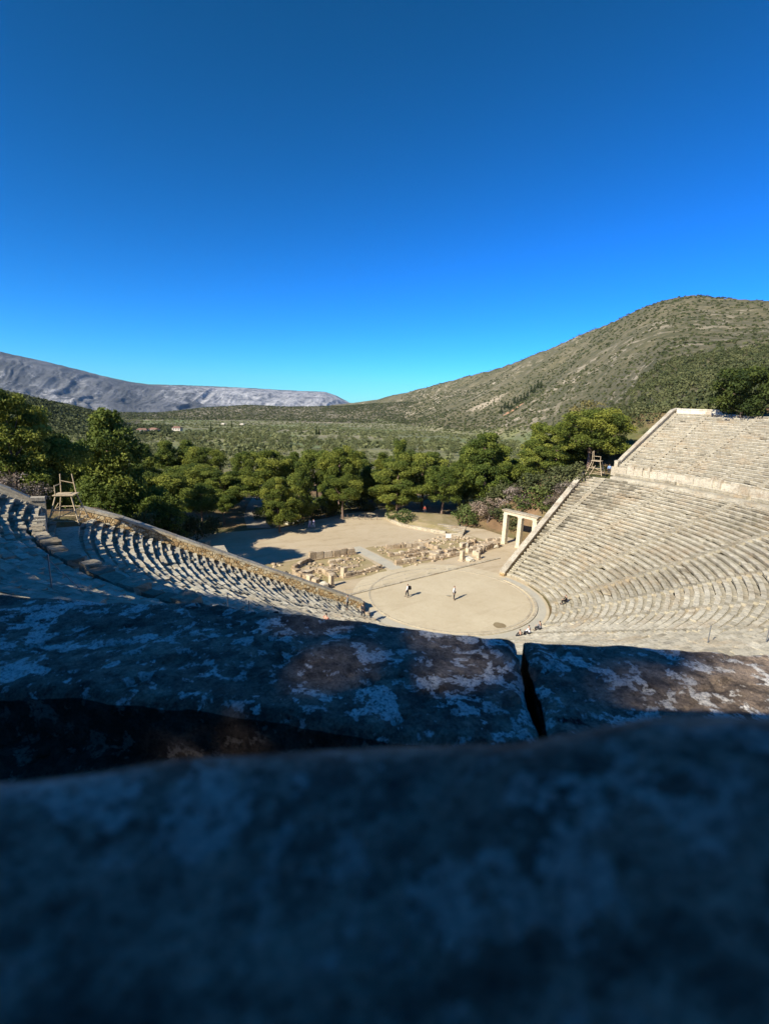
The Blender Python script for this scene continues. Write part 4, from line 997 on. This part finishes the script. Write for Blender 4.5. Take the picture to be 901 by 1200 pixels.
def stone_post(px, py, h, w, label):
    p = at(px, py); root = empty('stone_post', (p[0], p[1], 0), label, 'stone post', 'upright stumps in the ruins', rz=.2)
    m = MB(); m.box((0, 0, .02), (w, w, h), 0, .8, .03, .06); m.build('shaft', M['ruin'], root)
    m = MB(); m.box((0, 0, 0), (w*1.5, w*1.5, .18), 0, .6, .03); m.build('base', M['ruin'], root)
stone_post(388, 687, 1.5, .55, 'slim upright stone stump at the front left of the ruins')
stone_post(403, 676, 1.35, .7, 'thick upright stone stump left of the path')
stone_post(541, 657, 1.55, .6, 'upright stone stump in the front right of the ruins')
stone_post(560, 655, 1.1, .55, 'short leaning stump at the front right of the ruins')
def loose(px, py, size, label, mat='ruin', b=.7, z=0.0): 
    p = at(px, py, z); STONE_N[0] += 1
    o = craggy('stone_block', (p[0], p[1], z), size, R_.uniform(0, 3), M[mat], None, b, STONE_N[0], 2); tag(o, label, 'stone block', 'loose blocks lying about'); return o
loose(380, 690, (1.1, .8, .8), 'pale squarish block beside the slim stump at the front left of the ruins', 'white')
loose(549, 657, (1.5, .9, .5), 'flat pale slab beside the upright stump in the front right of the ruins', 'white')
loose(577, 641, (2.0, 1.1, .5), 'long white slab lying on the ruins near the gate', 'white', .95)
loose(543, 641, (1.2, .9, .7), 'pale block at the back right of the ruins', 'white')
loose(268, 655, (1.2, 1, .6), 'block at the foot of the half hidden left gate')
for q in [(342, 613), (336, 614), (350, 612)]: loose(q[0], q[1], (.9, .8, .8), 'pale boulder under the pines at the back edge of the plaza', 'white')
for q in [(150, 633), (240, 640), (226, 638), (233, 641)]: loose(q[0], q[1], (1.6, 1.3, .9), 'rough grey stone heap behind the left sloping wall')
for q in [(424, 716), (419, 722), (430, 722), (436, 730), (423, 709)]: loose(q[0], q[1], (.8, .6, .5), 'tumbled block at the foot of the left seating', z=.02)

# ------------------------------------------------------------------ round planting bed with kerb and steps
bed = [tuple(at(x, y)[:2]) for x, y in [(462, 597), (452, 601), (452, 606), (459, 612), (472, 617), (488, 620), (505, 623), (522, 626), (537, 627), (538, 615), (532, 606)]]
bc = Vector((sum(p[0] for p in bed)/len(bed), sum(p[1] for p in bed)/len(bed)))
V = [(p[0], p[1], .35) for p in bed]+[(bc.x+(p[0]-bc.x)*.6, bc.y+(p[1]-bc.y)*.6, .9) for p in bed]+[(bc.x, bc.y, 1.1)]; n = len(bed)
F = [(i, (i+1) % n, n+(i+1) % n, n+i) for i in range(n)]+[(n+i, n+(i+1) % n, 2*n) for i in range(n)]
o = mk('planting_bed', V, F, M['ruin_ground'], kind='structure')
if o.data.polygons[0].normal.z < 0: o.data.flip_normals()
root = empty('garden_wall', (bed[1][0], bed[1][1], 0), 'low curved pale stone wall holding the round planting bed', 'garden wall'); m = MB()
for a, b in zip(bed[:7], bed[1:8]):
    for j in range(3):
        p = Vector(a).lerp(Vector(b), j/3); q = Vector(a).lerp(Vector(b), (j+1)/3); dd = q-p
        m.box(((p.x+q.x)/2-root.location.x, (p.y+q.y)/2-root.location.y, 0), (dd.length, .45, .55), math.atan2(dd.y, dd.x), R_.uniform(.5, .9), .02)
m.build('wall', M['wallstone'], root)
sp = at(524, 627); root = empty('stone_steps', (sp[0], sp[1], 0), 'flight of low pale stone steps at the right end of the planting bed', 'steps', rz=math.atan2(*(Vector(bed[8])-Vector(bed[6])).yx)); 
for k in range(6):
    m = MB(); m.box((0, k*.62+.4, 0), (5.4, .66, .2+.16*k), 0, R_.uniform(.4, .9), .02); m.build('step', M['wallstone'], root)

# ------------------------------------------------------------------ timber lookout frames, posts, signs
def lookout(loc, rz, H_, label, W=2.2, tilt=0, chair=True):
    root = empty('lookout_frame', loc, label, 'timber frame', 'timber lookout frames at the ends of the walkway', rz=rz)
    T = lambda a, b, r=.05: (lambda m: (m.tube([a, b], r, 6), m)[1])(MB())
    h = H_*.58; w = W/2
    for sx in (-1, 1):
        for sy in (-1, 1): T((sx*w, sy*w, 0), (sx*w*.5, sy*w*.5, h), .06).build('leg', M['timber'], root)
    for f in (.12, .5, 1.0):
        k = w*(1-.5*f)
        for a, b in (((-k, -k), (k, -k)), ((k, -k), (k, k)), ((k, k), (-k, k)), ((-k, k), (-k, -k))): T((*a, h*f), (*b, h*f), .045).build('rail', M['timber'], root)
    T((-w*.94, -w*.94, h*.12), (w*.75, -w*.75, h*.5), .035).build('brace', M['timber'], root); T((w*.94, -w*.94, h*.12), (w*.75, w*.75, h*.5), .035).build('brace', M['timber'], root)
    m = MB(); m.box((0, 0, h+.03), (w*1.35, w*1.2, .07)); m.build('platform', M['timber'], root)
    T((-w*.5, w*.5, h), (-w*.45, w*.55, H_), .045).build('post', M['timber'], root); T((w*.5, w*.5, h), (w*.3, w*.6, H_), .045).build('post', M['timber'], root)
    T((-w*.5, -w*.5, h), (-w*.5, -w*.5, h+.9), .045).build('post', M['timber'], root)
    T((-w*.46, w*.54, H_*.86), (w*.4, w*.57, H_*.8), .04).build('rail', M['timber'], root); T((-w*.5, -w*.5, h+.85), (-w*.48, w*.52, h+.85), .04).build('rail', M['timber'], root)
    T((-w*1.5, w*.4, 0), (-w*.55, 0, h*.7), .045).build('prop', M['timber'], root)
    return root
pl_ = at(78, 611, 12.45); lookout((pl_[0]+.2, pl_[1]-.2, 12.45), -.35, 4.0, 'timber lookout frame on the left end of the walkway against the dark pines', 2.3)
pr_ = at(699, 556, 12.45); lookout((pr_[0], pr_[1]+.3, 12.4), .35, 4.0, 'timber lookout frame on the right end of the walkway below the pines', 2.6)
def post(p, h, r, label, group, mat='iron', name='post', cap=True):
    root = empty(name, p, label, 'post', group); m = MB(); m.tube([(0, 0, 0), (0, 0, h)], r, 6); m.build('shaft', M[mat], root)
    if cap: m = MB(); m.tube([(0, 0, h), (0, 0, h+.05)], r*1.5, 6); m.build('cap', M[mat], root)
for i, (x, y) in enumerate([(407, 608.5), (414, 608.5), (421, 609), (428, 609), (435, 609.3), (442, 609.5), (400, 608)]):
    p = at(x, y); post((p[0], p[1], 0), .95, .07, 'short dark wooden post in the row closing the far side of the plaza', 'short posts across the plaza exit', 'bark', 'wooden_post', False)
# rope barrier between orchestra and ruins
pts = [at(x, y) for x, y in [(380, 703), (404, 698), (421, 693.5), (448, 686), (474, 679), (500, 673), (524, 667.5), (548, 663)]]
root = empty('rope_barrier', pts[0], 'thin rope barrier on slim pale posts between the orchestra and the ruins', 'barrier')
L = np.array(root.location)
for p in pts: m = MB(); q = p-L; m.tube([q, q+np.array([0, 0, .8])], .035, 6); m.build('post', M['rope'], root)
for a, b in zip(pts, pts[1:]):
    m = MB(); m.tube([a-L+np.array([0, 0, .74]), (a+b)/2-L+np.array([0, 0, .6]), b-L+np.array([0, 0, .74])], .02, 5); m.build('rope', M['rope'], root)
m = MB(); a, b = at(352, 712), at(585, 654.5)
nn = 40
for k in range(nn):
    p = a+(b-a)*k/nn; q = a+(b-a)*(k+1)/nn; m.box(((p[0]+q[0])/2, (p[1]+q[1])/2, .01), (np.linalg.norm(q-p)-.02, .28, .13), math.atan2(q[1]-p[1], q[0]-p[0]), R_.uniform(.4, .9), .015)
tag(m.build('kerb_line', M['wallstone']), 'straight line of low kerb stones along the front of the ruins', 'kerb')
# white sign board behind the ruins
p = at(525, 634); root = empty('sign_board', (p[0], p[1], 0), 'small white information board standing at the edge of the plaza', 'sign', rz=-.5)
m = MB(); m.box((0, 0, .55), (.95, .05, .75)); m.build('panel', M['paint_white'], root)
for s in (-.35, .35): m = MB(); m.tube([(s, .05, 0), (s, .05, .8)], .03, 6); m.build('leg', M['iron'], root)
# iron posts on the seating
for (px, py, z) in [(62, 690, 17.7), (832, 750, 8.9), (887, 750, 10.0), (76, 640, 13)]:
    pass
def seat_top(x, y):
    r = math.hypot(x, y); best = None
    for rr, z in low+upp:
        if rr <= r: best = z
    return best
p = np.array([-39.0, -26.2]); post((p[0], p[1], seat_top(*p)), 1.1, .017, 'slim iron post with a stay on the shaded upper left seats', None, name='iron_post')
m = MB(); z = seat_top(*p); m.tube([(p[0], p[1], z+1.0), (p[0]+.75, p[1]+.35, z-.25)], .012, 5); tag(m.build('stay_cable', M['iron']), 'thin slanting stay cable leaning off the iron post on the shaded seats', 'cable')
for (x, y), lb in zip([(-5.0, -30.2), (-4.6, -33.0), (-29.5, -14.0), (-30.6, -13.2)], ['slim iron post on the seats just above the right dark block, left of the pair', 'slim iron post on the seats just above the right dark block, right of the pair', 'slim iron post on the left seats, nearer the orchestra', 'slim iron post on the left seats, higher of the two']):
    post((x, y, seat_top(x, y)), 1.15, .03, lb, 'slim iron posts standing on the seats', name='iron_post')

# ------------------------------------------------------------------ people
def skinned(name, pts, edges, radii, mat, parent, sub=1):
    me = bpy.data.meshes.new(name); me.from_pydata(pts, edges, []); me.update(); o = bpy.data.objects.new(name, me); COL.objects.link(o); o.parent = parent
    sk = o.modifiers.new('skin', 'SKIN'); 
    if not me.skin_vertices: bpy.context.view_layer.objects.active = o
    d = me.skin_vertices[0].data if me.skin_vertices else None
    if d is None:
        return o
    for i, r in enumerate(radii): d[i].radius = (r, r) if not hasattr(r, '__len__') else r
    d[0].use_root = True
    sk.use_smooth_shade = True
    s = o.modifiers.new('sub', 'SUBSURF'); s.levels = sub; s.render_levels = sub; me.materials.append(mat); return o
def person(loc, rz, pose, top, legs, label, hair='hair_dark', h=1.72, sleeve=True, group=None):
    root = empty('person', loc, label, 'person', group, rz=rz); k = h/1.72
    J = {}
    if pose == 'sit':
        J['pel'] = (0, 0, .10); J['bel'] = (0, .02, .28); J['che'] = (0, .07, .50); J['nek'] = (0, .11, .66); J['hea'] = (0, .14, .80); J['top'] = (0, .14, .90)
        for s, n in ((-1, 'L'), (1, 'R')):
            J['hip'+n] = (s*.10, .04, .09); J['kne'+n] = (s*.15, .48, .16); J['ank'+n] = (s*.13, .52, -.26); J['toe'+n] = (s*.14, .72, -.31)
            J['sho'+n] = (s*.19, .08, .57); J['elb'+n] = (s*.25, .22, .34); J['wri'+n] = (s*.12, .42, .26); J['pal'+n] = (s*.07, .49, .25)
    else:
        J['pel'] = (0, 0, .93); J['bel'] = (0, 0, 1.10); J['che'] = (0, -.01, 1.30); J['nek'] = (0, 0, 1.48); J['hea'] = (0, .02, 1.60); J['top'] = (0, .01, 1.68)
        w = .10 if pose == 'stand' else .03
        for s, n in ((-1, 'L'), (1, 'R')):
            f = s*(.18 if pose == 'walk' else .03)
            J['hip'+n] = (s*.095, 0, .90); J['kne'+n] = (s*.11, f*.7+.03, .50); J['ank'+n] = (s*(.12), f, .09); J['toe'+n] = (s*.14, f+.17, .03)
            J['sho'+n] = (s*.19, -.01, 1.40); J['elb'+n] = (s*.25, -.03-f*.5, 1.13); J['wri'+n] = (s*.25, .07-f*.6, .90); J['pal'+n] = (s*.25, .09-f*.6, .82)
    J = {a: Vector(b)*k for a, b in J.items()}
    def build(name, names, edg, rads, mat, extra=None):
        idx = {n: i for i, n in enumerate(names)}; return skinned(name, [tuple(J[n]) for n in names], [(idx[a], idx[b]) for a, b in edg], [r*k if not hasattr(r, '__len__') else (r[0]*k, r[1]*k) for r in rads], mat, root)
    E = [('pel', 'bel'), ('bel', 'che'), ('che', 'nek'), ('nek', 'hea'), ('hea', 'top')]; NM = ['pel', 'bel', 'che', 'nek', 'hea', 'top']; RD = [.115, .105, .12, .05, .092, .06]
    for n, s in (('L', -1), ('R', 1)):
        # fingers and thumb
        d = (J['pal'+n]-J['wri'+n]).normalized(); side = d.cross(Vector((s, 0, 0))).normalized() if abs(d.x) < .9 else Vector((0, 1, 0))
        for q in range(4):
            b = J['pal'+n]+side*(q-1.5)*.02*k; e = b+d*(.05+.012*(q in (1, 2)))*k; e2 = e+(d*.03-Vector((s*.012, 0, 0)))*k; J[f'f{q}a'+n] = e; J[f'f{q}b'+n] = e2
        J['tha'+n] = J['wri'+n]+d*.03*k+side*.035*k; J['thb'+n] = J['tha'+n]+d*.035*k+side*.012*k
        NM += [a+n for a in ('hip', 'kne', 'ank', 'toe', 'sho', 'elb', 'wri', 'pal')]; RD += [.09, .058, .040, .035, .055, .042, .028, .032]
        E += [('pel', 'hip'+n), ('hip'+n, 'kne'+n), ('kne'+n, 'ank'+n), ('ank'+n, 'toe'+n), ('che', 'sho'+n), ('sho'+n, 'elb'+n), ('elb'+n, 'wri'+n), ('wri'+n, 'pal'+n)]
        for q in range(4): NM += [f'f{q}a'+n, f'f{q}b'+n]; RD += [.009, .007]; E += [('pal'+n, f'f{q}a'+n), (f'f{q}a'+n, f'f{q}b'+n)]
        NM += ['tha'+n, 'thb'+n]; RD += [.011, .009]; E += [('wri'+n, 'tha'+n), ('tha'+n, 'thb'+n)]
    build('body', NM, E, RD, M['skin'])
    n2 = ['pel', 'bel', 'che', 'nek2']+[a+b for b in 'LR' for a in ('sho', 'elb')]; J['nek2'] = J['che'].lerp(J['nek'], .75)
    ed = [('pel', 'bel'), ('bel', 'che'), ('che', 'nek2')]+[e for b in 'LR' for e in (('che', 'sho'+b), ('sho'+b, 'elb'+b))]; rd = [(.16, .125), (.15, .12), (.165, .125), .065]+[.075, .058]*2
    if sleeve:
        for b in 'LR': J['cuf'+b] = J['elb'+b].lerp(J['wri'+b], .88); n2.append('cuf'+b); ed.append(('elb'+b, 'cuf'+b)); rd.append(.042)
    build('shirt', n2, ed, rd, M[top])
    n3 = ['pel']+[a+b for b in 'LR' for a in ('hip', 'kne', 'cu2')]; 
    for b in 'LR': J['cu2'+b] = J['kne'+b].lerp(J['ank'+b], .9)
    build('trousers', n3, [e for b in 'LR' for e in (('pel', 'hip'+b), ('hip'+b, 'kne'+b), ('kne'+b, 'cu2'+b))], [(.135, .125)]+[.108, .078, .062]*2, M[legs])
    J['h1'] = J['hea']+Vector((0, -.03, .035))*k; J['h2'] = J['top']+Vector((0, -.02, .01))*k; J['h0'] = J['hea']+Vector((0, -.06, -.03))*k
    build('hair', ['h0', 'h1', 'h2'], [('h0', 'h1'), ('h1', 'h2')], [.06, .10, .07], M[hair])
    for b in 'LR':
        J['s0'+b] = J['ank'+b]+Vector((0, -.03, -.03))*k; J['s1'+b] = J['toe'+b]+Vector((0, .02, .01))*k; build('shoe', ['s0'+b, 's1'+b], [('s0'+b, 's1'+b)], [.05, .045], M['shoe'])
    # face: nose, eyes, mouth as tiny relief
    m = MB(); hd = J['hea']; m.box(hd+Vector((0, .095, -.02))*k, (.025*k, .03*k, .04*k)); m.build('nose', M['skin'], root)
    for s in (-1, 1): m = MB(); m.box(hd+Vector((s*.033, .083, .012))*k, (.022*k, .012*k, .01*k)); m.build('eye', M['hair_dark'], root)
    m = MB(); m.box(hd+Vector((0, .082, -.05))*k, (.045*k, .012*k, .008*k)); m.build('mouth', M['red_cloth'], root)
    return root
def bag(loc, rz, label, mat='black_cloth', s=1.):
    root = empty('backpack', loc, label, 'backpack', rz=rz)
    o = craggy('sack', (0, 0, 0), (.32*s, .2*s, .46*s), 0, M[mat], root, .5, 3, 2); craggy('pocket', (0, .12*s, .05*s), (.24*s, .1*s, .22*s), 0, M[mat], root, .5, 4, 2)
    for q in (-.1, .1): m = MB(); m.tube([(q*s, -.1*s, .05*s), (q*s, -.2*s, .22*s), (q*s, -.1*s, .42*s)], .018*s, 5); m.build('strap', M[mat], root)
p = at(477, 699.8); person((p[0], p[1], .02), .9, 'walk', 'white_cloth', 'dark_cloth', 'person in white shirt and dark trousers on the orchestra, carrying a dark bag', h=1.72)
bag((p[0]+.28, p[1]-.1, .98), -1.2, 'dark bag hanging at the hip of the left person on the orchestra')
p = at(531.5, 703); person((p[0], p[1], .02), -2.6, 'stand', 'white_cloth', 'dark_cloth', 'person in a loose white shirt standing near the middle of the orchestra', 'hair_brown', h=1.82)
def sitter(x, y, rz_face, top, legs, label, **k): 
    return person((x, y, seat_top(x, y)+.0), rz_face, 'sit', top, legs, label, **k)
def facing(x, y): return math.atan2(x, -y)+0.0    # body +y turned towards the orchestra centre
sitter(9.25, -10.2, facing(9.25, -10.2), 'black_cloth', 'black_cloth', 'person in black sitting on the lower seats right of the orchestra')
sitter(-.5, -13.0, facing(-.5, -13.0)+.3, 'white_cloth', 'dark_cloth', 'person in a white top sitting on the front seats below the right dark block')
sitter(-1.5, -12.7, facing(-1.5, -12.7)-.2, 'dark_cloth', 'dark_cloth', 'person in dark clothes sitting on the front seats, left of the one in white')
sitter(1.3, -12.9, facing(1.3, -12.9), 'grey_cloth', 'dark_cloth', 'person in grey sitting on the front seats, right of the one in white')
q = (-22.45, -10.65); sitter(*q, facing(*q), 'salmon_cloth', 'dark_cloth', 'person in a salmon pink top sitting on the lower left seats')
q = (-27.9, -14.4); bag((q[0], q[1], seat_top(*q)), .6, 'black backpack standing on the left seats near the shadow edge', s=1.25)
person((-14.6, -.3, seat_top(-14.6, -.3)), 1.0, 'stand', 'grey_cloth', 'dark_cloth', 'person in grey standing on the lowest left seats by the sloping wall')
person((-13.5, -1.7, seat_top(-13.5, -1.7)), -1.0, 'walk', 'dark_cloth', 'dark_cloth', 'person in dark clothes stepping along the lowest left seats near the orchestra')
p = at(363, 619); person((p[0], p[1], .01), 2.0, 'walk', 'white_cloth', 'lilac_cloth', 'left of two people in pale clothes walking on the far plaza')
p = at(367.5, 619); person((p[0], p[1], .01), 1.8, 'walk', 'lilac_cloth', 'white_cloth', 'right of two people in pale clothes walking on the far plaza', 'hair_brown')
p = at(709, 556, 12.42); person((p[0]+.6, p[1]-.2, 12.45), 2.0, 'stand', 'blue_cloth', 'dark_cloth', 'person in a light blue top standing beside the right timber lookout frame')
p = at(497, 607); person((p[0], p[1], .9), 2.2, 'stand', 'red_cloth', 'dark_cloth', 'person in dark red standing under the pines on the planting bed')

# ------------------------------------------------------------------ the air
if HAZE:
    hb = MB(); x0, x1, y0, y1, z0, z1 = -7200, 16500, -3200, 17000, -700, 760
    hb.hexa([(x0, y0, z0), (x1, y0, z0), (x1, y1, z0), (x0, y1, z0), (x0, y0, z1), (x1, y0, z1), (x1, y1, z1), (x0, y1, z1)])
    hm = bpy.data.materials.new('haze'); hm.use_nodes = True; hn = hm.node_tree; hn.nodes.clear(); ho = hn.nodes.new('ShaderNodeOutputMaterial'); hv = hn.nodes.new('ShaderNodeVolumePrincipled')
    hv.inputs['Color'].default_value = (.45, .72, 1, 1); hv.inputs['Density'].default_value = HAZE; hn.links.new(hv.outputs[0], ho.inputs['Volume'])
    hz_ = hb.build('haze', hm); tag(hz_, 'thin blue haze softening the far mountain', 'haze', kind='stuff')
# ------------------------------------------------------------------ unused prototypes out
for o in [o for o in bpy.data.objects if o.parent is None and o.location.z < -400]:
    for c in list(o.children): bpy.data.objects.remove(c)
    bpy.data.objects.remove(o)

# ------------------------------------------------------------------ light, sky, camera
SUN_AZ, SUN_EL = 259.0, 34.5
w = bpy.data.worlds.new('World'); sc.world = w; w.use_nodes = True; nt = w.node_tree; nt.nodes.clear()
out = nt.nodes.new('ShaderNodeOutputWorld'); bg = nt.nodes.new('ShaderNodeBackground'); sky = nt.nodes.new('ShaderNodeTexSky')
sky.sky_type = 'NISHITA'; sky.sun_disc = False; sky.sun_elevation = rad(SUN_EL); sky.sun_rotation = rad(SUN_AZ)
sky.altitude = 600; sky.air_density = 1.0; sky.dust_density = .0; sky.ozone_density = 4.6
hs = nt.nodes.new('ShaderNodeHueSaturation'); hs.inputs['Saturation'].default_value = 1.2; hs.inputs['Hue'].default_value = .5
gm = nt.nodes.new('ShaderNodeGamma'); gm.inputs[1].default_value = 1.45
nt.links.new(sky.outputs[0], hs.inputs['Color']); nt.links.new(hs.outputs[0], gm.inputs[0]); tn = nt.nodes.new('ShaderNodeMix'); tn.data_type = 'RGBA'; tn.blend_type = 'MULTIPLY'; tn.inputs['Factor'].default_value = 1; tn.inputs['B'].default_value = (.42, .80, 1.04, 1)
nt.links.new(gm.outputs[0], tn.inputs['A']); sp_ = nt.nodes.new('ShaderNodeSeparateColor'); cb = nt.nodes.new('ShaderNodeCombineColor'); nt.links.new(tn.outputs['Result'], sp_.inputs[0])
def _m(op, a, v):
    q = nt.nodes.new('ShaderNodeMath'); q.operation = op; nt.links.new(a, q.inputs[0]); q.inputs[1].default_value = v; return q.outputs[0]
nt.links.new(_m('MULTIPLY', sp_.outputs[0], .40), cb.inputs[0]); nt.links.new(_m('MULTIPLY', _m('POWER', sp_.outputs[1], .82), 1.10), cb.inputs[1]); nt.links.new(_m('MULTIPLY', _m('POWER', sp_.outputs[2], 1.18), .56), cb.inputs[2])
nt.links.new(cb.outputs[0], bg.inputs[0]); bg.inputs[1].default_value = .058
nt.links.new(bg.outputs[0], out.inputs[0])
L = bpy.data.lights.new('sun', 'SUN'); L.energy = 4.9; L.angle = rad(.5); L.color = (1, .93, .80)
so = bpy.data.objects.new('sun', L); COL.objects.link(so)
sd = Vector((math.sin(rad(SUN_AZ))*math.cos(rad(SUN_EL)), math.cos(rad(SUN_AZ))*math.cos(rad(SUN_EL)), math.sin(rad(SUN_EL))))
so.rotation_euler = sd.to_track_quat('Z', 'Y').to_euler(); so.location = sd*100
cd = bpy.data.cameras.new('camera'); cam = bpy.data.objects.new('camera', cd); COL.objects.link(cam); sc.camera = cam
cd.sensor_fit = 'VERTICAL'; cd.sensor_height = 24; cd.lens = 24*FPX/1200; cd.clip_start = .01; cd.clip_end = 40000
mw = Matrix(((RT[0], UP[0], -fw[0], CAM[0]), (RT[1], UP[1], -fw[1], CAM[1]), (RT[2], UP[2], -fw[2], CAM[2]), (0, 0, 0, 1))); cam.matrix_world = mw
cd.dof.use_dof = True; cd.dof.focus_distance = 6.0; cd.dof.aperture_fstop = cd.lens/2.6
vs = sc.view_settings; vs.view_transform = 'Standard'; vs.look = 'None'; vs.exposure = .64; vs.gamma = 1
sc.cycles.max_bounces = 5; sc.cycles.diffuse_bounces = 3; sc.cycles.use_denoising = True
